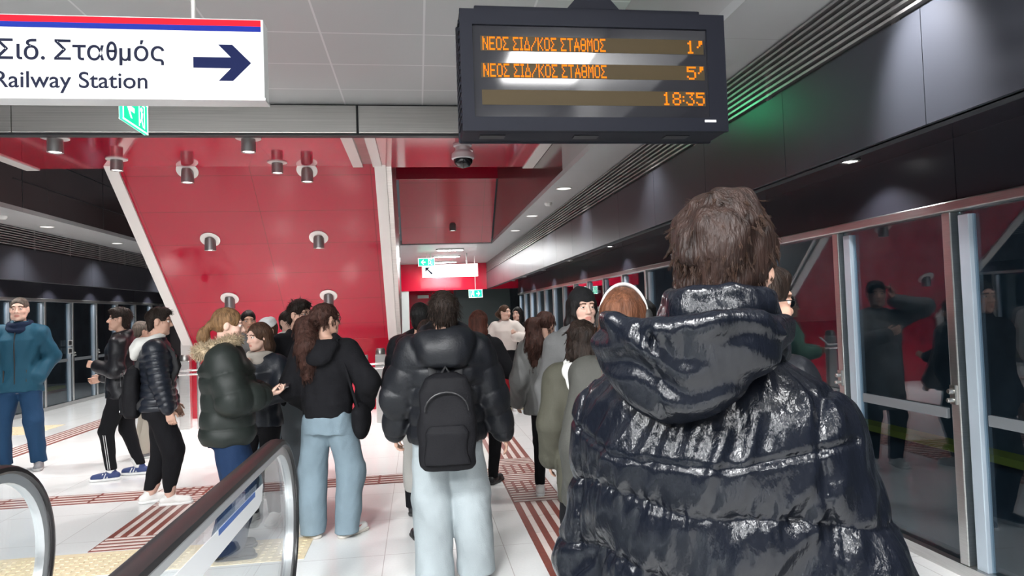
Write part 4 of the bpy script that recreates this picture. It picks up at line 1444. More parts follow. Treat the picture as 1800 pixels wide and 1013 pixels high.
        for q in (1, -1):
            fj.cap(J['neck']+V(q*.04, -.004, -.01), sh[q]+V(0, 0, -.004), .048+b*.4, .056+b*.55, 0.04)
            n1 = max(2, round(.285/pitch))
            cuff = wr[q]-unit(wr[q]-el[q])*jk.get('cuff', .0)
            fj.cap(sh[q], el[q], .056*wsc+b*.75+sr, .047*wsc+b*.75+sr, 0.035, quilt=(pf, n1, 0.2) if pf else None)
            fj.cap(el[q], cuff, .047*wsc+b*.75+sr, .034+b*.6+sr*.8, 0.03, quilt=(pf, n1, 0) if pf else None)
            if jk.get('gcuff'):
                fj.cap(cuff-unit(wr[q]-el[q])*.02, cuff+unit(wr[q]-el[q])*.02, .036+b*.3, .034+b*.3, 0.008)
        if jk.get('collar'):
            c = J['neck']+V(0, .004, .0)
            hh = jk['collar']
            fj.ring(c+V(0, 0, .01), .070, .022+b*.25, 0.02, rot(0, -12))
            fj.ring(c+V(0, -.004, .01+hh*.6), .072, .018+b*.2, 0.02, rot(0, -10))
            fj.ell(c+V(0, 0, .03), (.05, .05, .3), .01, cut=True)
        hoodm = jk.get('hood')
        if hoodm == 'down' and not jk.get('hm'):
            hood_shape(fj, J['neck']+V(0, 0, jk.get('hz', 0)), b, jk.get('hs', 1.0))
        fj.wrinkle(jk.get('wr', .005), jk.get('wf', 26), seed=int(abs(x*53+y*17)) % 89, st=jk.get('wst', (1, 1, 1)))
        if not pf:
            fj.wrinkle(jk.get('wr', .005)*.7, 58, seed=11+int(abs(x*53+y*17)) % 89, st=(.9, .9, .55))
        if jk.get('wr2'):
            fj.wrinkle(jk['wr2'], jk.get('wf2', 80), seed=3+int(abs(x*53+y*17)) % 89, st=jk.get('wst2', (1, 1, .35)))
        jo = fj.obj('jacket', jk['m'], r, s)
        if jk.get('label'): jo['label'] = jk['label']
        if hoodm and jk.get('hm'):
            fh = Field(J['neck']-V(.24, .32, .26), J['neck']+V(.24, .2, .18), h)
            hood_shape(fh, J['neck'], b, jk.get('hs', 1.0))
            fh.wrinkle(.006, 40, seed=5)
            ho = fh.obj('hood', jk['hm'], r, s)
            ho['label'] = jk.get('hlabel', 'hood')
    # ---------------- hair
    if hair:
        hair_shape(hair, hc, Rh, r, s, h, fem)
    info = dict(root=r, s=s, hc=hc, Rh=Rh, T=T, wr=wr, el=el, sh=sh, hd=hd, neck=J['neck'], kn=kn, an=an, h=h, lean=lean, wsc=wsc, fat=fat)
    for e in extras:
        e(info)
    return info

def hood_shape(f, nk, b, hs):
    c = nk+V(0, -.075, .0)
    f.ring(c+V(0, .03, .01), .095*hs, .034*hs, 0.03, rot(0, 24), sy=1.05)
    f.ell(c+V(0, -.045-b, -.065), (.125*hs, .060*hs, .105*hs), 0.04, rot(0, -14))
    f.cap(c+V(-.10*hs, -.02-b*.5, -.015), c+V(.10*hs, -.02-b*.5, -.015), .045*hs, None, 0.04)
    f.ell(c+V(0, .02, .09), (.075*hs, .085*hs, .09*hs), 0.03, rot(0, 20), cut=True)

def hair_shape(hr, hc, Rh, r, s, h, fem):
    T = lambda *p: hc+Rh @ np.array(p)
    st = hr['style']
    m = hr['m']
    th = hr.get('th', .010)
    dn = {'long': .62, 'pony': .55, 'bob': .2}.get(st, .12)
    lo = np.minimum(T(0, 0, 0)-.24, T(0, 0, 0)-V(0.20, .36, dn))
    lo[2] = hc[2]-dn
    hi = hc+V(.2, .2, .22)
    f = Field(lo, hi, min(h, .008)*0.8)
    f.ell(T(0, -.014, .032), (.077+th, .097+th, .090+th*1.1), 0.01, Rh)
    top = hr.get('top', 0)
    if top:
        f.ell(T(0, .012, .075), (.070, .086, .045+top), 0.03, Rh)
        f.ell(T(0, .070, .088), (.055, .035, .020+top*.6), 0.02, Rh)
    if st in ('short', 'fade', 'messy', 'slick'):
        f.ell(T(0, -.055, -.045), (.058+th*.5, .050+th*.6, .055), 0.03, Rh)
    if st == 'long' or st == 'bob':
        L = hr.get('len', .30)
        for xx, yy, rr in ((-.062, -.03, .036), (-.035, -.075, .042), (0, -.085, .046), (.035, -.075, .042), (.062, -.03, .036)):
            f.limb([T(xx, yy, .03), T(xx*1.15, yy-.012, -.10), hc+V(xx*1.1, yy-hr.get('back', .05), -L+abs(xx)*.3)], [rr*1.05, rr*hr.get('vol', 1), rr*.5*hr.get('vol', 1)], 0.03)
        if hr.get('front'):
            for q in (1, -1):
                f.limb([T(q*.070, .02, .03), T(q*.078, .035, -.08), hc+V(q*.085, .065, -hr['front'])], [.022, .024, .014], 0.025)
    if st == 'pony':
        tz = hr.get('tz', .05)
        L = hr.get('len', .36)
        f.ell(T(0, -.112, tz), (.026, .026, .026), 0.015, Rh)
        vol = hr.get('vol', 1.0)
        f.limb([T(0, -.115, tz), T(hr.get('tx', 0)*.4, -.158, tz-.06), hc+V(hr.get('tx', 0)*.9, -.165, -L*.5), hc+V(hr.get('tx', 0), -.15, -L)], [.022, .042*vol, .058*vol, .030*vol], 0.03)
    if st == 'bun':
        f.ell(T(0, -.105, .055), (.04, .035, .04), 0.015, Rh)
    # face opening
    f.ell(T(0, .122, hr.get('fz', -.022)), (.072, .092, hr.get('fh', .104)), 0.012, Rh, cut=True)
    f.ell(T(0, .10, -.09), (.072, .105, .08), 0.012, Rh, cut=True) if st not in ('long', 'bob') else f.ell(T(0, .11, -.09), (.058, .085, .10), 0.012, Rh, cut=True)
    if st in ('short', 'fade', 'messy', 'slick', 'pony', 'bun'):
        for q in (1, -1):
            f.ell(T(q*.086, .008, -.022), (.026, .034, .046), 0.01, Rh, cut=True)
            f.ell(T(q*.080, .06, -.03), (.03, .05, .05), 0.012, Rh, cut=True)
        if st != 'pony':
            f.plane_cut(T(0, 0, hr.get('nape', -.085)), Rh @ V(0, .5, -1))
    if st == 'fade':
        for q in (1, -1):
            f.ell(T(q*.108, -.02, -.035), (.034, .12, .062), 0.02, Rh, cut=True)
        f.ell(T(0, -.135, -.05), (.09, .045, .06), 0.02, Rh, cut=True)
    f.wrinkle(hr.get('n', .004), hr.get('nf', 70), seed=hr.get('seed', 1), st=hr.get('nst', (1, 1, .3)))
    if hr.get('n2'):
        f.wrinkle(hr['n2'], hr.get('nf2', 150), seed=9+hr.get('seed', 1), st=(1, 1, .8))
    ho = f.obj('hair', m, r, s)
    if hr.get('label'): ho['label'] = hr['label']
    tf = hr.get('tufts')
    if tf:
        P, Q = f.mesh()
        rg = np.random.RandomState(hr.get('seed', 1))
        sel = rg.choice(len(P), min(tf['n'], len(P)), replace=False)
        p = P[sel]
        loc = (p-hc) @ Rh
        nrm = loc/(np.linalg.norm(loc, axis=1)[:, None]+1e-9)
        comb = np.zeros_like(nrm); comb[:, 2] = -1; comb[:, 1] = tf.get('fwd', 0)
        ang = np.arctan2(loc[:, 0], -loc[:, 1])
        d = nrm*tf.get('out', .6)+comb*tf.get('down', .5)+rg.normal(size=p.shape)*tf.get('rnd', .25)
        topw = np.clip(loc[:, 2]/.1, 0, 1)[:, None]
        d = d+topw*(nrm*.2+rg.normal(size=p.shape)*tf.get('rnd', .25))
        d = d @ Rh.T
        strands('hair_tufts', p-(nrm @ Rh.T)*.006, d, tf.get('r', .0022), tf.get('m', m), r, s, seg=tf.get('seg', 5), length=tf.get('len', .035), grav=tf.get('grav', .7), curl=tf.get('curl', .2), seed=3, clumps=tf.get('clumps', 0))
    return f

# ---------------- things worn or held
def glasses(col=None, lens=False):
    def go(I):
        m = MB()
        T, s = I['T'], I['s']
        for q in (1, -1):
            c = (q*.032, .098, .004)
            m.tube([T(c[0]+.023*math.cos(t), c[1]-abs(.004*math.cos(t)), c[2]+.018*math.sin(t))*s for t in [2*PI*i/16 for i in range(17)]], .0022*s, 6, cap=False)
            m.tube([T(q*.054, .094, .009)*s, T(q*.074, .06, .010)*s, T(q*.083, -.005, .008)*s], .002*s, 6)
        m.tube([T(-.010, .102, .007)*s, T(0, .106, .010)*s, T(.010, .102, .007)*s], .002*s, 6)
        m.build('glasses', col or mat('glasses_black', (0.015, 0.015, 0.016), 0.25), I['root'], smooth=True)
    return go

def phone(q, tilt=(0, .4, 1), label=None):
    def go(I):
        c, d, pn = I['hd'][q]
        c = c+d*.09+pn*.02
        s = I['s']
        r = root('phone', label or 'dark phone held in a hand', 'phone')
        r.matrix_world = I['root'].matrix_basis
        u_ = unit(V(*tilt)); n = unit(pn-u_*(pn @ u_)); w_ = np.cross(u_, n)
        m = MB(); m2 = MB()
        def bx(mm, a, b_, t0, t1):
            mm.add([(c+u_*i*a+w_*j*b_+n*k)*s for k in (t0, t1) for j in (-1, 1) for i in (-1, 1)], [(0,2,3,1),(4,5,7,6),(0,1,5,4),(2,6,7,3),(0,4,6,2),(1,3,7,5)])
        bx(m, .075, .036, 0, .008); bx(m2, .070, .033, -.001, .0)
        m.build('phone_case', mat('phone_dark', (0.02, 0.02, 0.024), 0.3), r)
        m2.build('phone_screen', mat('phone_screen', (0.05, 0.06, 0.08), 0.1, emit=(0.5, 0.6, 0.8), estr=0.3), r)
    return go

def backpack(label, m_, hh=.46, ww=.29, dd=.15, z=1.14, side=0.0, mark=None, strapm=None, oneside=0, bulk=.05):
    def go(I):
        r = root('backpack', label, 'backpack')
        r.matrix_world = I['root'].matrix_basis
        s = I['s']; h_ = I['h']
        yb = -.118*I['fat']-bulk-dd*.5
        c = V(side, yb+I['lean']*.2, z)
        f = Field(c-V(.22, .2, .32), c+V(.22, .2, .32), h_)
        p = [(z-hh/2, ww*.42, dd*.40, c[1]), (z-hh/2+.03, ww*.49, dd*.5, c[1]), (z, ww*.5, dd*.52, c[1]), (z+hh*.32, ww*.46, dd*.46, c[1]+.01), (z+hh*.45, ww*.36, dd*.36, c[1]+.02), (z+hh/2, ww*.18, dd*.2, c[1]+.03)]
        pp = [(a, b, c_, d) for a, b, c_, d in p]
        f.torso(pp, 0.02, ex=3.2) if side == 0 else f.ell(c, (ww*.5, dd*.6, hh*.5), .02)
        f.wrinkle(.004, 30, 4)
        f.obj('main_pocket', m_, r, s)
        f = Field(c-V(.2, .2, .3), c+V(.2, .2, .3), h_)
        f.torso([(z-hh*.42, ww*.36, dd*.2, c[1]-dd*.48), (z-hh*.1, ww*.38, dd*.24, c[1]-dd*.46), (z-hh*.02, ww*.3, dd*.12, c[1]-dd*.44)], 0.01, ex=3.5)
        f.wrinkle(.003, 30, 8)
        f.obj('front_pocket', m_, r, s)
        mm = MB()
        w2 = ww*.37
        zt = z+hh*.12
        mm.tube([(side+w2*math.cos(t), c[1]-dd*.50-.01*math.sin(t), zt+.11*math.sin(t)) for t in [PI*i/12 for i in range(13)]], .0045, 6)
        mm.build('zip', mat('zip_grey', (0.03, 0.03, 0.032), 0.35), r)
        for v in r.children:
            if v.name.startswith('zip'):
                v.scale = (s, s, s)
        qs = (1, -1) if not oneside else (oneside,)
        for q in qs:
            sh = I['sh'][q]
            b = bulk+.012
            pts = [V(q*.07, yb+dd*.3, z+hh*.40), V(q*.10, -.06, sh[2]+.075+b*.5), V(q*.115, .03, sh[2]+.055+b*.4), V(q*.125, .10+b*.9, sh[2]-.05), V(q*.13, .125+b, sh[2]-.17), V(q*.15, .08+b, sh[2]-.30), V(q*.165+q*b*.5, -.02, sh[2]-.36), V(q*.12, yb+dd*.3, z-hh*.30)]
            mm = MB()
            mm.tube([p*s for p in pts], .026*s, 8, ry=.009*s)
            mm.build('strap', strapm or mat('strap_black', (0.014, 0.014, 0.016), 0.7), r, smooth=True)
        mm = MB()
        mm.tube([V(side-.03, yb+dd*.25, z+hh*.47)*s, V(side, yb+dd*.2, z+hh*.56)*s, V(side+.03, yb+dd*.25, z+hh*.47)*s], .010*s, 8)
        mm.build('grab_handle', strapm or mat('strap_black', (0.014, 0.014, 0.016), 0.7), r, smooth=True)
        if mark:
            mm = MB()
            mx, mz = mark
            mm.prism([(-.03, -.004), (.0, -.018), (.034, -.006), (.03, .008), (.008, .004), (.004, .018), (-.022, .014)], -.003, .003, 'y')
            o = mm.build('patch', mat('patch_white', (0.8, 0.8, 0.8), 0.5), r)
            o.location = V(side+mx, c[1]-dd*.62, mz)*s
    return go

def shoulder_bag(label, m_, q=1, z=.92, yy=-.02, xx=.28, w=(.06, .14, .12)):
    def go(I):
        r = root('shoulder_bag', label, 'bag')
        r.matrix_world = I['root'].matrix_basis
        s = I['s']
        c = V(q*xx, yy, z)
        f = Field(c-.24, c+.24, I['h'])
        f.ell(c, w, .02); f.cap(c+V(0, -w[1]*.6, w[2]*.5), c+V(0, w[1]*.6, w[2]*.5), w[0]*.6, None, .03)
        f.wrinkle(.005, 34, 2)
        f.obj('pouch', m_, r, s)
        sh = I['sh'][q]
        mm = MB()
        mm.tube([p*s for p in (c+V(0, -w[1]*.7, w[2]*.7), V(q*.21, -.12, 1.2), V(q*.12, -.09, sh[2]+.09), V(q*.11, .02, sh[2]+.09), V(q*.2, .14, 1.2), c+V(0, w[1]*.7, w[2]*.7))], .011*s, 8)
        mm.build('strap', m_, r, smooth=True)
    return go

def fur_hood(col):
    def go(I):
        nk, s, r = I['neck'], I['s'], I['root']
        rg = np.random.RandomState(4)
        n = 2600
        R = rot(0, 18)
        t = rg.rand(n)*6.283; u_ = rg.rand(n)*6.283
        e = np.stack([np.cos(t)*.118, np.sin(t)*.125, np.zeros(n)], 1)
        nr = np.stack([np.cos(t)*np.cos(u_), np.sin(t)*np.cos(u_), np.sin(u_)], 1)
        p = (e+nr*.026) @ R.T+nk+V(0, -.045, .035)
        d = nr @ R.T+rg.normal(size=(n, 3))*.35
        strands('fur_trim', p, d, .0035, col, r, s, seg=3, length=.042, grav=.35, curl=.15, seed=8)['label'] = 'sandy fur hood trim'
        f = Field(nk-V(.2, .25, .12), nk+V(.2, .2, .2), I['h'])
        f.ring(nk+V(0, -.045, .035), .120, .034, .02, R, sy=1.05)
        f.wrinkle(.004, 60, 3)
        f.obj('fur_lining', col, r, s)
    return go

def zipper(bulk, hem, top=1.44):
    def go(I):
        s = I['s']
        zs = np.linspace(hem+.01, top, 14)
        B_ = np.array(BASE)
        ry = np.interp(zs, B_[:, 0], B_[:, 2])*I['fat']+bulk*.95; cy = np.interp(zs, B_[:, 0], B_[:, 3])
        m = MB()
        m.tube([V(.0, (a+b)*1.0+.001, z)*s for z, a, b in zip(zs, ry, cy)], .006*s, 6)
        m.build('zip', mat('zip_grey', (0.03, 0.03, 0.032), 0.35), I['root'], smooth=True)
        for q in (1, -1):
            m = MB()
            m.tube([V(q*.10, np.interp(z, zs, ry)*.93, z)*s for z in (hem+.10, hem+.16, hem+.22)], .006*s, 6)
            m.build('pocket', mat('zip_grey', (0.03, 0.03, 0.032), 0.35), I['root'], smooth=True)
    return go

def leg_stripe(q, col):
    def go(I):
        s = I['s']
        k, a = I['kn'][q], I['an'][q]
        m = MB()
        for o in (-.006, .012):
            m.tube([(k+(a-k)*t+V(q*(.074-.020*t), o, 0))*s for t in (.05, .3, .55, .8, .93)], .003*s, 6)
        m.build('side_stripe', col, I['root'], smooth=True)
    return go

def beanie(col):
    def go(I):
        hc, Rh, T = I['hc'], I['Rh'], I['T']
        f = Field(hc-.16, hc+.19, min(I['h'], .008))
        f.ell(T(0, -.016, .046), (.089, .108, .098), .01, Rh)
        f.cap(T(0, -.05, .10), T(0, -.07, .115), .03, None, .03)
        f.plane_cut(T(0, 0, .036), Rh @ V(0, -.55, -1))
        f.wrinkle(.002, 120, 3, (1, 1, .2))
        f.obj('beanie', col, I['root'], I['s'])
    return go

def headphones(col, pad):
    def go(I):
        T, s = I['T'], I['s']
        m = MB()
        m.tube([T(.098*math.cos(t), -.012, .005+.135*math.sin(t))*s for t in [PI*i/20 for i in range(21)]], .018*s, 10, ry=.007*s)
        o = m.build('headphones', col, I['root'], smooth=True)
        for q in (1, -1):
            f = Field(T(q*.098, -.01, -.005)-.07, T(q*.098, -.01, -.005)+.07, .006)
            f.ell(T(q*.100, -.01, -.006), (.022, .038, .044), .01, I['Rh'])
            f.obj('ear_cup', pad, o, s)
    return go

def scarf(col, rr=.035):
    def go(I):
        f = Field(I['neck']-.2, I['neck']+.2, I['h'])
        f.ring(I['neck']+V(0, .01, .03), .085, rr, .02, rot(0, -12))
        f.ring(I['neck']+V(0, .02, -.01), .095, rr*.9, .02, rot(10, -20))
        f.wrinkle(.005, 50, 3)
        f.obj('scarf', col, I['root'], I['s'])
    return go
# ---------------------------------------------------------------- the crowd
NYL = cloth('black_nylon', (0.008, 0.009, 0.012), 0.42, spec=0.3, bump=0.10, bscale=90)
NYLN = cloth('navy_black_nylon', (0.011, 0.014, 0.022), 0.36, bump=0.10, bscale=90)
NYLG = cloth('dark_green_nylon', (0.013, 0.017, 0.015), 0.52, spec=0.28, bump=0.06)
COTB = cloth('black_cotton', (0.006, 0.006, 0.008), 0.85)
LEAB = cloth('black_leather', (0.010, 0.010, 0.013), 0.36, spec=0.3)
TEAL = cloth('teal_jacket', (0.013, 0.070, 0.115), 0.65)
NAVY_K = cloth('navy_knit', (0.008, 0.016, 0.04), 0.9)
DEN = cloth('blue_denim', (0.012, 0.045, 0.105), 0.8)
DENL = cloth('pale_blue_denim', (0.19, 0.255, 0.30), 0.8, noise=0.12, nscale=5)
DENW = cloth('washed_pale_denim', (0.35, 0.395, 0.415), 0.8, noise=0.08, nscale=5)
DENG = cloth('grey_denim', (0.16, 0.18, 0.20), 0.8)
NAVT = cloth('navy_trousers', (0.007, 0.022, 0.062), 0.8)
GREYC = cloth('grey_coat', (0.13, 0.13, 0.13), 0.75)
GREYL = cloth('grey_leather', (0.10, 0.10, 0.097), 0.42)
OLIVE = cloth('olive_cloth', (0.062, 0.060, 0.045), 0.7)
BROWNP = cloth('brown_grey_puffer', (0.10, 0.088, 0.075), 0.5)
CREAM = cloth('cream_knit', (0.66, 0.60, 0.56), 0.9)
WHITEC = cloth('white_fleece', (0.74, 0.73, 0.70), 0.95, bump=0.4, bscale=200)
BEIGE = cloth('beige_cloth', (0.42, 0.38, 0.32), 0.85)
PACK = cloth('backpack_black', (0.006, 0.006, 0.008), 0.7)
FUR = mat('sandy_fur', (0.42, 0.33, 0.22), 0.8, noise=0.4, nscale=30)
SHW = mat('shoe_white', (0.74, 0.73, 0.71), 0.5)
SHN = mat('shoe_navy', (0.03, 0.05, 0.16), 0.6)
SHG = mat('shoe_grey', (0.20, 0.20, 0.21), 0.6)
SHB = mat('shoe_black', (0.014, 0.014, 0.016), 0.5)
SOLEB = mat('sole_dark', (0.03, 0.03, 0.03), 0.6)
SOCKW = mat('sock_white', (0.75, 0.74, 0.72), 0.9)
SOCKS = mat('bare_ankle', (0.60, 0.38, 0.30), 0.5)
REDM = mat('red_side_mark', (0.62, 0.03, 0.03), 0.5)
H_DK = hairm('hair_dark_brown', (0.020, 0.013, 0.010))
H_BLK = hairm('hair_black', (0.010, 0.009, 0.009))
H_BRN = hairm('hair_brown', (0.060, 0.032, 0.020))
H_CUR = hairm('hair_curly_brown', (0.045, 0.020, 0.015), 0.5)
H_AUB = hairm('hair_auburn', (0.105, 0.042, 0.022))
H_RED = hairm('hair_reddish_brown', (0.075, 0.026, 0.018))
H_BLO = hairm('hair_dark_blond', (0.17, 0.095, 0.045))
H_GRY = hairm('hair_greying', (0.11, 0.09, 0.075))

# man in teal jacket, far left
person('man in a teal jacket and blue jeans standing with hands in pockets at far left', -4.48, 8.45, 187, H=1.94, fat=.95, h=.010, skin=1, head=(8, 0, 0),
       armL=dict(w=(-.185, .05, .945), e=(-.6, -1, 0), curl=.4, hd=(.5, -.3, -1)), armR=dict(w=(.185, .05, .945), e=(.6, -1, 0), curl=.4, hd=(-.5, -.3, -1)),
       feet={1: (.15, .02, -14), -1: (-.15, 0, 16)},
       jacket=dict(m=TEAL, bulk=.028, hem=.80, wr=.008, wf=24, sleeve=.014, collar=.05), trousers=dict(m=DEN, loose=.028, wr=.006),
       shoes=dict(m=SHG, ms=mat('sole_grey', (0.35, 0.35, 0.35), 0.6)), hair=dict(style='short', m=H_GRY, th=.004, n=.003),
       extras=[scarf(NAVY_K, .032), zipper(.028, .80)])

# young man in leather jacket looking left
person('young man in a black leather jacket and dark trousers looking to the left', -3.11, 7.72, 96, H=1.77, h=.009, skin=0, head=(8, 6, 0),
       armL=dict(w=(-.15, .19, 1.17), e=(-.6, -.8, -.6), curl=1.0, hd=(.4, .8, .2), pn=(1, 0, -.2), th=(0, 0, 1)), armR=dict(w=(.17, .22, 1.02), e=(.6, -.8, -.5), curl=.9, hd=(-.1, 1, -.2), pn=(-1, 0, 0), th=(0, 0, 1)),
       feet={1: (.09, -.12, -6), -1: (-.10, .10, 6)},
       extras=[leg_stripe(-1, mat('stripe_white', (0.75, 0.75, 0.75), 0.5)), zipper(.024, .83)],
       jacket=dict(m=LEAB, bulk=.024, hem=.83, wr=.008, sleeve=.012, collar=.04), trousers=dict(m=COTB, loose=.016, kneeb=.7, flare=.2, short=.02, wr=.004),
       shoes=dict(m=SHN, stripes=mat('stripe_white', (0.75, 0.75, 0.75), 0.5), sock=SOCKW), hair=dict(style='fade', m=H_DK, th=.006, top=.014, n=.006, nf=90, nst=(1, 1, .8), tufts=dict(n=500, len=.03, r=.003, curl=.5)))
PL = None

# young man with backpack and white hood, facing right
person('young man in a black quilted jacket with a white hood and black joggers facing right', -2.31, 6.48, -76, H=1.73, h=.008, skin=0, head=(0, -4, 0),
       armR=dict(w=(.27, .10, .86), e=(.4, -1, 0), curl=.7), armL=dict(w=(-.26, .10, .88), curl=.5),
       feet={1: (.09, .10, -6), -1: (-.10, -.08, 12)},
       jacket=dict(m=NYLN, bulk=.024, hem=.84, puff=.011, pitch=.062, wr=.003, sleeve=.010, hood='down', hm=WHITEC, hlabel='white fleece hood', gcuff=True, h=.0065),
       trousers=dict(m=COTB, loose=.030, kneeb=1.2, flare=.15, short=.03, wr=.007), shoes=dict(m=SHW, sock=SOCKS),
       hair=dict(style='fade', m=H_DK, th=.005, top=.014, n=.005, nf=80, tufts=dict(n=420, len=.03, r=.0026, fwd=.6, curl=.1)),
       extras=[backpack('black backpack hanging low on the young man with the white hood', PACK, hh=.46, ww=.30, dd=.14, z=1.02, mark=(.06, .86), bulk=.020)])

person('person in a brown-grey puffer half hidden behind the young man with the white hood', -3.32, 8.8, -55, H=1.62, h=.011,
       jacket=dict(m=BROWNP, bulk=.045, hem=.80, puff=.012, pitch=.09, sleeve=.016, hood='down', hs=1.1), trousers=dict(m=BEIGE, loose=.03), shoes=dict(m=SHG),
       hair=dict(style='short', m=H_GRY, th=.012))

# woman in fur-hood parka
person('woman in a dark green-black puffer with a sandy fur hood looking at her hands', -1.315, 4.95, -78, H=1.68, fem=True, h=.0075, skin=1, head=(0, -6, 0),
       armR=dict(w=(.13, .26, 1.13), e=(.7, -.8, -.6), curl=.9, hd=(-.35, 1, .1), pn=(-.3, 0, 1), th=(1, .3, 0)), armL=dict(w=(-.10, .27, 1.12), e=(-.7, -.8, -.5), curl=.7, hd=(.35, 1, .1), pn=(.3, .0, 1), th=(-1, .3, 0)),
       jacket=dict(m=NYLG, bulk=.060, hem=.80, puff=.014, pitch=.12, wr=.005, sleeve=.016, gather=.02, cuff=.045), trousers=dict(m=NAVT, loose=.05, kneeb=1.2, flare=1.4, wr=.006, short=-.03),
       shoes=dict(m=SHB, ms=SOLEB), hair=dict(style='pony', m=H_BLO, th=.010, len=.16, tz=.0, vol=.7, n=.003, nf=90),
       extras=[fur_hood(FUR), phone(-1, (.2, .9, .3), 'dark phone held by the woman with the fur hood')])

person('girl in a dark jacket holding a hand to her mouth beside the fur-hooded woman', -1.27, 5.72, 165, H=1.57, fem=True, h=.009, skin=1, head=(-28, -6, 0),
       armR=dict(w=(.07, .17, 1.33), e=(.9, .1, -.8), curl=.9, hd=(-.25, .1, 1), pn=(-.2, -1, 0), th=(-1, 0, .3)), armL=dict(w=(-.05, .24, 1.06), e=(-.9, -.3, -.4), curl=.6, hd=(1, .4, .1), pn=(0, -1, 0), th=(0, 0, 1)),
       jacket=dict(m=NYLN, bulk=.028, hem=.84, wr=.006), trousers=dict(m=COTB, loose=.016, flare=.4), shoes=dict(m=SHW),
       hair=dict(style='long', m=H_BRN, len=.26, n=.004, vol=.9), extras=[scarf(cloth('scarf_pale', (0.5, 0.45, 0.40), 0.9), .03)])
person('dark-haired man in a grey hooded jacket far behind the fur-hooded woman', -1.88, 7.95, 200, H=1.70, h=.011, skin=2,
       jacket=dict(m=GREYC, bulk=.03, hem=.8), trousers=dict(m=DENL, loose=.03), shoes=dict(m=SHW), hair=dict(style='short', m=H_BLK, th=.010))
person('person in a white cap and grey coat standing behind the girl covering her mouth', -1.37, 6.5, 140, H=1.60, h=.010, skin=1,
       jacket=dict(m=GREYC, bulk=.03, hem=.74, hood='down'), trousers=dict(m=DENL, loose=.02), shoes=dict(m=SHG, sock=SOCKW), hair=dict(style='short', m=H_BRN),
       extras=[beanie(cloth('cap_white', (0.7, 0.7, 0.7), 0.8))])

# man with glasses and white-jacket man
person('man with dark-rimmed glasses and grey jeans facing the curly-haired woman', -1.04, 6.20, -140, H=1.75, h=.008, skin=0, head=(22, -3, 0),
       armR=dict(w=(.16, .25, 1.12), e=(.8, -.7, -.5), curl=.6, hd=(0, .6, .8), pn=(-1, 0, 0)), armL=dict(curl=.5),
       feet={1: (.10, .06, -10), -1: (-.12, -.08, 12)},
       jacket=dict(m=COTB, bulk=.022, hem=.82, wr=.005, collar=.03), trousers=dict(m=DENG, loose=.038, kneeb=1.2, flare=1.0, wr=.006), shoes=dict(m=SHG),
       hair=dict(style='messy', m=H_DK, th=.008, top=.018, n=.005, tufts=dict(n=400, len=.035, r=.0028, curl=.3)), extras=[glasses()])
person('person in a white hooded jacket behind the man with glasses', -1.34, 7.35, 195, H=1.68, h=.010, skin=1, head=(30, 0, 0),
       jacket=dict(m=WHITEC, bulk=.032, hem=.8, hood='down', wr=.005), trousers=dict(m=COTB, loose=.02), shoes=dict(m=SHB), hair=dict(style='short', m=H_DK, th=.008))

# curly-haired woman, back to the viewer
person('woman with a long curly brown ponytail, black hoodie and pale blue jeans seen from behind', -.68, 5.20, -14, H=1.70, fem=True, h=.007, skin=0, head=(-38, 2, 0),
       armR=dict(w=(.26, .10, .98), e=(.8, -.6, -.2), curl=.6), armL=dict(w=(-.22, .16, .98), e=(-.6, -.9, -.4), curl=.6),
       feet={1: (.13, .02, -30), -1: (-.13, 0, 55)},
       jacket=dict(m=COTB, bulk=.040, hem=.90, wr=.007, wf=22, sleeve=.022, hood='down', hs=1.0, gather=.0), trousers=dict(m=DENL, loose=.040, kneeb=1.3, flare=1.2, short=-.05, wr=.008),
       shoes=dict(m=SHW, swoosh=REDM, ms=mat('sole_cream', (0.62, 0.58, 0.52), 0.6)),
       hair=dict(style='pony', m=H_CUR, th=.009, len=.40, tz=.03, tx=-.095, vol=1.6, n=.005, nf=60, nst=(1, 1, .5), n2=.004, nf2=120, tufts=dict(n=3000, len=.06, r=.0016, curl=.6, out=.2, down=.9, grav=.6, clumps=260, seg=7)),
       extras=[glasses(), shoulder_bag('black shoulder bag at the right hip of the curly-haired woman', COTB, 1, .86, .0, .26, (.07, .10, .14))])

# man with the backpack in the middle
person('man in a black hooded puffer and pale jeans seen from behind in the middle', .155, 4.22, -2, H=1.72, h=.0065, skin=0, fat=1.08, head=(12, -2, 0),
       armR=dict(w=(.36, .06, .84), e=(.7, -1, 0), curl=.4), armL=dict(w=(-.32, .10, .90), e=(-.8, -1, 0), curl=.6),
       feet={1: (.15, .0, -10), -1: (-.10, -.04, 10)},
       jacket=dict(m=NYL, bulk=.046, hem=.84, puff=.014, pitch=.115, wr=.009, sleeve=.014, hood='down', hs=1.25, hz=.035, gcuff=True, wr2=.004, wf2=62), trousers=dict(m=DENW, loose=.046, kneeb=1.2, flare=1.5, short=-.05, wr=.008),
       shoes=dict(m=SHB, ms=SOLEB), hair=dict(style='messy', m=H_DK, th=.014, top=.014, n=.004, nf=60, fz=-.02, tufts=dict(n=1200, len=.05, r=.0026, down=.9, out=.35, curl=.15)),
       extras=[backpack('large black backpack on the man in pale washed jeans', PACK, hh=.56, ww=.34, dd=.15, z=1.0, bulk=.062)])
person('person in a grey coat and black leggings hidden beyond the man with the big backpack', .06, 4.95, 10, H=1.55, fem=True, h=.010,
       jacket=dict(m=cloth('pale_grey_coat', (0.36, 0.35, 0.33), 0.8), bulk=.05, hem=.42, flare=.02), trousers=dict(m=COTB, loose=.01, flare=.3), shoes=dict(m=SHB, ms=SOLEB), hair=dict(style='short', m=H_DK))
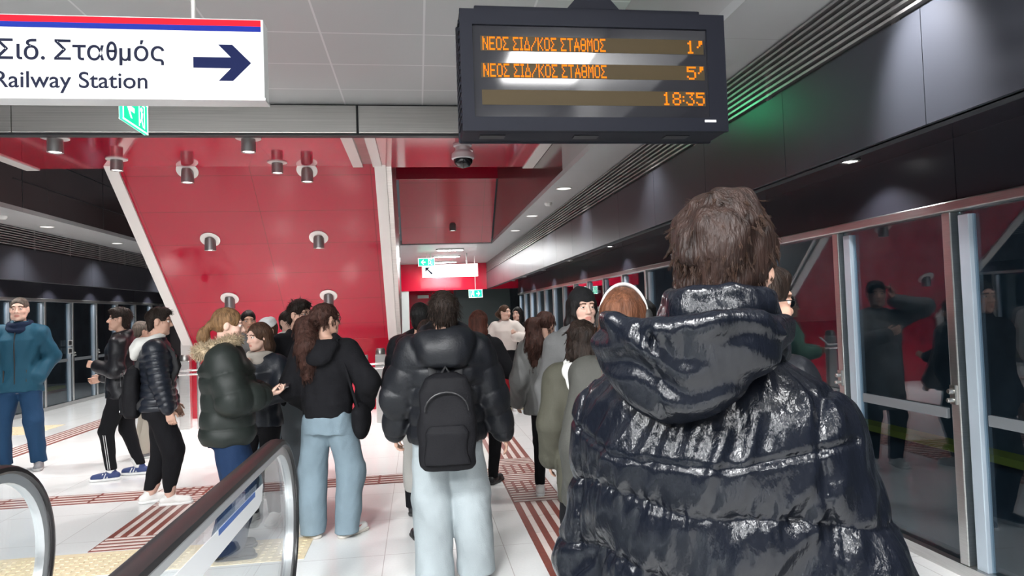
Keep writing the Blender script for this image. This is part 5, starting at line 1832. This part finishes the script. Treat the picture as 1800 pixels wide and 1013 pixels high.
person('dark-haired person in a glossy black puffer behind the left shoulder of the backpack man', .02, 5.6, -12, H=1.68, h=.009,
       jacket=dict(m=NYL, bulk=.05, hem=.82, puff=.014, pitch=.11, hood='down', hs=1.25), trousers=dict(m=COTB, loose=.02), shoes=dict(m=SHB, ms=SOLEB), hair=dict(style='messy', m=H_BLK, th=.014))
person('woman with reddish-brown hair and a black jacket right of the backpack man', .57, 6.45, -25, H=1.61, fem=True, h=.009, head=(-10, 0, 0),
       armR=dict(w=(.20, .26, 1.05), e=(.7, -.8, -.4), hd=(0, 1, .4), curl=.6), jacket=dict(m=COTB, bulk=.035, hem=.82, hood='down'), trousers=dict(m=COTB, loose=.014, flare=.3), shoes=dict(m=SHB, ms=SOLEB),
       hair=dict(style='long', m=H_RED, len=.22, n=.003, th=.012), extras=[scarf(COTB, .036), shoulder_bag('red bag at the side of the woman with reddish-brown hair', cloth('red_cloth', (0.45, 0.02, 0.03), 0.7), 1, 1.0, .08, .25, (.05, .09, .11))])

# far pair
person('woman in a cream sweater and black trousers standing far back on the platform', 1.40, 11.05, 172, H=1.70, fem=True, h=.010, skin=1, head=(52, 0, 0),
       armL=dict(w=(-.16, .20, 1.22), e=(-.9, -.2, -.5), curl=.8, hd=(.4, .4, 1), pn=(0, -1, 0)), armR=dict(w=(.22, .14, .98), e=(.9, -.4, -.2), curl=.6),
       jacket=dict(m=CREAM, bulk=.035, hem=1.00, sleeve=.022, wr=.006, collar=.03), trousers=dict(m=COTB, loose=.035, flare=1.2, short=-.04), shoes=dict(m=SHW),
       hair=dict(style='pony', m=H_BRN, th=.006, len=.25, tz=.03, n=.003))
person('woman with long black hair and a black coat beside the woman in cream', 1.68, 11.55, 158, H=1.66, fem=True, h=.010, skin=1, head=(-10, 0, 0),
       jacket=dict(m=COTB, bulk=.03, hem=.62), trousers=dict(m=COTB, loose=.02), shoes=dict(m=SHB, ms=SOLEB), hair=dict(style='long', m=H_BLK, len=.36, n=.004, front=.22))

# right-hand group
person('woman with curly brown hair and an oversized grey leather jacket seen from behind', 1.10, 5.88, -18, H=1.58, fem=True, h=.008, skin=0, head=(-25, -18, 0),
       armR=dict(w=(.26, .12, .90), curl=.5), armL=dict(w=(-.30, .06, .90), curl=.5), jacket=dict(m=GREYL, bulk=.055, hem=.78, flare=.03, wr=.009, wf=20, sleeve=.03), trousers=dict(m=COTB, loose=.008, flare=.3, kneeb=.6, short=.02),
       shoes=dict(m=SHW, sock=SOCKW, top=.10), hair=dict(style='pony', m=H_CUR, th=.010, len=.36, tz=.02, tx=-.10, vol=1.5, n=.005, nf=55, nst=(1, 1, .6), n2=.004, tufts=dict(n=2500, len=.06, r=.0018, curl=.6, out=.2, down=.9, clumps=240, seg=7)))
person('woman in a black beanie and grey hooded coat looking back at the viewer', 1.05, 4.30, 172, H=1.72, fem=True, h=.0065, skin=1, head=(16, 0, 0),
       jacket=dict(m=GREYC, bulk=.045, hem=.60, wr=.008, sleeve=.02, hood='down', hs=1.2, collar=.05), trousers=dict(m=COTB, loose=.016), shoes=dict(m=SHB, ms=SOLEB), hair=dict(style='long', m=H_BLK, len=.22, front=.14), extras=[beanie(cloth('beanie_black', (0.012, 0.012, 0.013), 0.9))])
person('dark curly-haired girl in an olive jacket with a white fleece hood seen from behind', .915, 3.75, -8, H=1.53, fem=True, h=.007, head=(-6, 0, 0),
       jacket=dict(m=OLIVE, bulk=.045, hem=.62, wr=.006, sleeve=.02, hood='down', hm=WHITEC, hlabel='white fleece hood', hs=1.1), trousers=dict(m=COTB, loose=.016), shoes=dict(m=SHB, ms=SOLEB),
       hair=dict(style='bob', m=H_DK, len=.16, th=.014, n=.009, nf=55, nst=(1, 1, .7), n2=.004, vol=1.1, tufts=dict(n=3000, len=.05, r=.0015, curl=.6, out=.2, down=.8, clumps=300, seg=7)))
person('woman with long auburn hair and headphones standing beyond the man in front', .82, 2.65, -12, H=1.67, fem=True, h=.006, head=(-20, -4, 0),
       jacket=dict(m=cloth('dark_olive_coat', (0.045, 0.045, 0.040), 0.7), bulk=.025, hem=.62, wr=.006, collar=.03), trousers=dict(m=COTB, loose=.016), shoes=dict(m=SHB, ms=SOLEB),
       hair=dict(style='long', m=H_AUB, len=.34, th=.010, n=.0035, nf=110, back=.07, nst=(1, 1, .12), tufts=dict(n=1500, len=.12, r=.0014, down=1.4, out=.15, rnd=.10, curl=.06, grav=1.2)),
       extras=[headphones(mat('headphone_white', (0.72, 0.71, 0.70), 0.3), mat('headphone_pad', (0.02, 0.02, 0.02), 0.6))])
person('man with glasses in profile facing right, mostly hidden by the man in front', 1.11, 2.12, -84, H=1.71, h=.0055, skin=0, head=(0, 0, 0),
       jacket=dict(m=NYL, bulk=.02, hem=.7, wr=.006), trousers=dict(m=COTB, loose=.02), shoes=dict(m=SHB, ms=SOLEB),
       hair=dict(style='messy', m=H_DK, th=.010, top=.012, n=.004, beard=True), extras=[glasses()])

# people hidden behind the man in front, seen in the glass of the right screen doors
person('young man holding a phone to his ear, seen reflected in the right screen doors', 1.78, 6.05, 196, H=1.76, h=.009, skin=0, head=(8, 0, 0),
       armR=dict(w=(.125, .10, 1.57), e=(.9, .1, -.6), curl=.8, hd=(-.15, .1, 1), pn=(-1, -.2, 0), th=(0, 1, .2)), armL=dict(w=(-.02, .25, 1.25), e=(-.9, -.3, -.4), curl=.7, hd=(.8, .2, .4), pn=(0, -1, 0), th=(0, 0, 1)),
       jacket=dict(m=GREYC, bulk=.035, hem=.55), trousers=dict(m=COTB, loose=.02), shoes=dict(m=SHW), hair=dict(style='messy', m=H_DK, th=.010, top=.012),
       extras=[phone(1, (0, .2, 1), 'dark phone held to the ear of the reflected young man')])
person('woman with glasses and a green jacket, seen reflected in the right screen doors', 2.30, 6.75, 110, H=1.66, fem=True, h=.010, skin=0,
       armL=dict(w=(-.06, .26, 1.12), e=(-.8, -.6, -.5), curl=.7), armR=dict(w=(.08, .28, 1.14), e=(.8, -.6, -.5), curl=.7), jacket=dict(m=cloth('sage_green_cloth', (0.16, 0.30, 0.22), 0.8), bulk=.035, hem=.80), trousers=dict(m=COTB, loose=.02), shoes=dict(m=SHW),
       hair=dict(style='long', m=H_BLK, len=.30), extras=[glasses()])
person('person in a black jacket facing the viewer, seen reflected at the right edge', 2.22, 4.35, 178, H=1.70, h=.010, skin=0,
       jacket=dict(m=COTB, bulk=.035, hem=.78, hood='down'), trousers=dict(m=COTB, loose=.03), shoes=dict(m=SHB), hair=dict(style='short', m=H_DK, th=.010))

# ---------------------------------------------------------------- the man in front
FRONTN = mat('glossy_black_nylon', (0.004, 0.005, 0.008), 0.20, spec=0.25, bump=0.25, bscale=38, stretch=(1.5, 1.5, 0.5))
def front_jacket(I):
    s, r, nk, sh, el, wr = I['s'], I['root'], I['neck'], I['sh'], I['el'], I['wr']
    lo, hi = V(-.42, -.34, .86), V(.42, .24, 1.60)
    f = Field(lo, hi, .0045)
    b = .046
    P = [(z, rx*.95+b*(.85 if z < 1.3 else .5 if z < 1.42 else .25), ry+b*(1.0 if z < 1.4 else .5), cy) for z, rx, ry, cy in BASE if z >= .78]
    f.torso(P, .03, ex=2.4)
    for q in (1, -1):
        f.cap(nk+V(q*.05, 0, -.02), sh[q]+V(0, 0, -.005), .058, .074, .05)
        f.limb([sh[q], el[q], wr[q]], [.072, .068, .056], .04)
    ii = np.where(np.abs(f.F) < .045)
    x, y, z = f.ax[0][ii[0]], f.ax[1][ii[1]], f.ax[2][ii[2]]
    rg = np.random.RandomState(2)
    # rows of stitching; the padding swells between them
    zz = z+.010*np.sin(x*9)+.006*np.sin(x*23+1)+.10*np.maximum(np.abs(x)-.16, 0)
    pitch = .118
    ph = (zz-1.012)/pitch
    fr = ph-np.round(ph)
    upper = 1/(1+np.exp(-(z-1.30)/.012))          # the yoke above is not quilted
    swell = np.sqrt(np.abs(np.cos(np.pi*(fr+.5)))+1e-4)*(1-upper)+.75*upper
    near = np.exp(-(fr*pitch/.030)**2)*(1-upper)
    u = np.arctan2(x, -y+.02)*.20
    amp = .5+.5*np.sin(u*17+z*11)*np.sin(u*31-z*23+2)
    g = np.zeros_like(x)
    for k in range(6):
        fq = rg.uniform(95, 230)
        g += np.sin((u-rg.uniform(.30, .62)*z)*fq+rg.rand()*6.28+1.5*np.sin(z*rg.uniform(14, 30)+u*14))*(130/fq)
    g = g*.34
    g = np.where(g > 0, g, g*.55)
    d = .015*swell+.0058*g*(.30+.55*amp+.55*near)
    d = d+.0035*np.sin((u*.9-z*.5)*46+2.2*np.sin(z*13+1))*(1-.4*upper)
    # fine puckers along the stitching
    d = d+.0022*near*np.sin(u*330+4*np.sin(u*40))
    # yoke seam and armhole seams
    d = d-.006*np.exp(-((z-1.318-.25*np.maximum(np.abs(x)-.10, 0))/.005)**2)*(np.abs(x) < .25)
    arm = np.exp(-((np.abs(x)-(.205+.10*np.maximum(1.36-z, 0)))/.006)**2)*(z > 1.12)
    d = d-.007*arm
    f.F[ii] -= d.astype(f32)
    f.obj('jacket', FRONTN, r, s, relax=1)
    # tall collar
    nk0 = nk
    nk = nk+V(.032, .012, 0)
    f = Field(nk-V(.2, .2, .08), nk+V(.2, .2, .22), .0045)
    f.ring(nk+V(0, .0, .035), .084, .030, .03, rot(0, -8))
    f.ring(nk+V(0, -.004, .085), .082, .024, .03, rot(0, -6))
    f.ring(nk+V(0, -.006, .118), .080, .018, .03, rot(0, -6))
    f.ell(nk+V(0, .0, .12), (.067, .067, .3), .01, cut=True)
    f.wrinkle(.006, 48, 4, (.6, .6, 1.3))
    f.wrinkle(.003, 120, 6, (1, 1, .6))
    f.obj('collar', FRONTN, r, s)
    # hood lying on the back: rim on top, sack below
    nk = nk0
    c = nk+V(.018, -.112, .032)
    f = Field(nk-V(.25, .36, .24), nk+V(.25, .16, .16), .0045)
    f.ell(c+V(.0, -.030, .014), (.138, .074, .048), .03, rot(0, -6))
    f.ell(c+V(-.008, -.030, -.030), (.104, .066, .078), .045, rot(0, -10))
    for q in (1, -1):
        f.cap(c+V(q*.120, .0, .020), c+V(q*.108, .15, .025), .034, .026, .05)
    f.ell(c+V(0, .055, .085), (.118, .105, .070), .025, cut=True)
    f.limb([c+V(-.130, -.030, .052), c+V(-.08, -.082, .048), c+V(0, -.098, .046), c+V(.08, -.082, .048), c+V(.130, -.030, .052)], [.014, .017, .017, .017, .014], .012)
    ii = np.where(np.abs(f.F) < .045)
    x, y, z = f.ax[0][ii[0]]-c[0], f.ax[1][ii[1]]-c[1], f.ax[2][ii[2]]-c[2]
    dr = z+1.5*x*x+.10*x
    dd = .0055*np.sin(dr*105+2.2*np.sin(x*21+1)+1.2*np.sin(x*47))*(.5+.5*np.sin(x*16+dr*30+2))
    dd += .0040*np.sin(dr*62-np.abs(x+.01)*40+.8)
    dd += .0030*np.sin(x*150+5*np.sin(x*31))*np.exp(-((z-.030)/.020)**2)
    dd -= .005*np.exp(-((x+.004)/.0035)**2)*(z < .035)
    f.F[ii] -= dd.astype(f32)
    f.obj('hood', FRONTN, r, s)

person('man in a glossy black hooded puffer jacket seen from behind close to the viewer', .512, 1.18, -45, H=1.79, h=.006, skin=0, fat=.90, head=(8, -3, 0), shz=1.345, hoff=(.024, .035, 0),
       armR=dict(w=(.215, .06, .84), e=(.8, -.6, 0)), armL=dict(w=(-.215, .10, .84), e=(-.8, -.8, 0)),
       trousers=dict(m=COTB, loose=.02), shoes=dict(m=SHB, ms=SOLEB),
       hair=dict(style='messy', m=hairm('hair_dark_brown_base', (0.018, 0.010, 0.008)), th=.012, top=.014, n=.005, nf=75, nst=(1, 1, .8), n2=.006, nf2=105, nape=-.11, seed=7,
                 tufts=dict(n=16000, len=.027, r=.0008, out=.0, down=.70, rnd=.22, curl=.45, grav=.5, clumps=1500, seg=6, m=hairm('hair_dark_brown_wavy', (0.034, 0.018, 0.012), 0.42))),
       extras=[front_jacket])
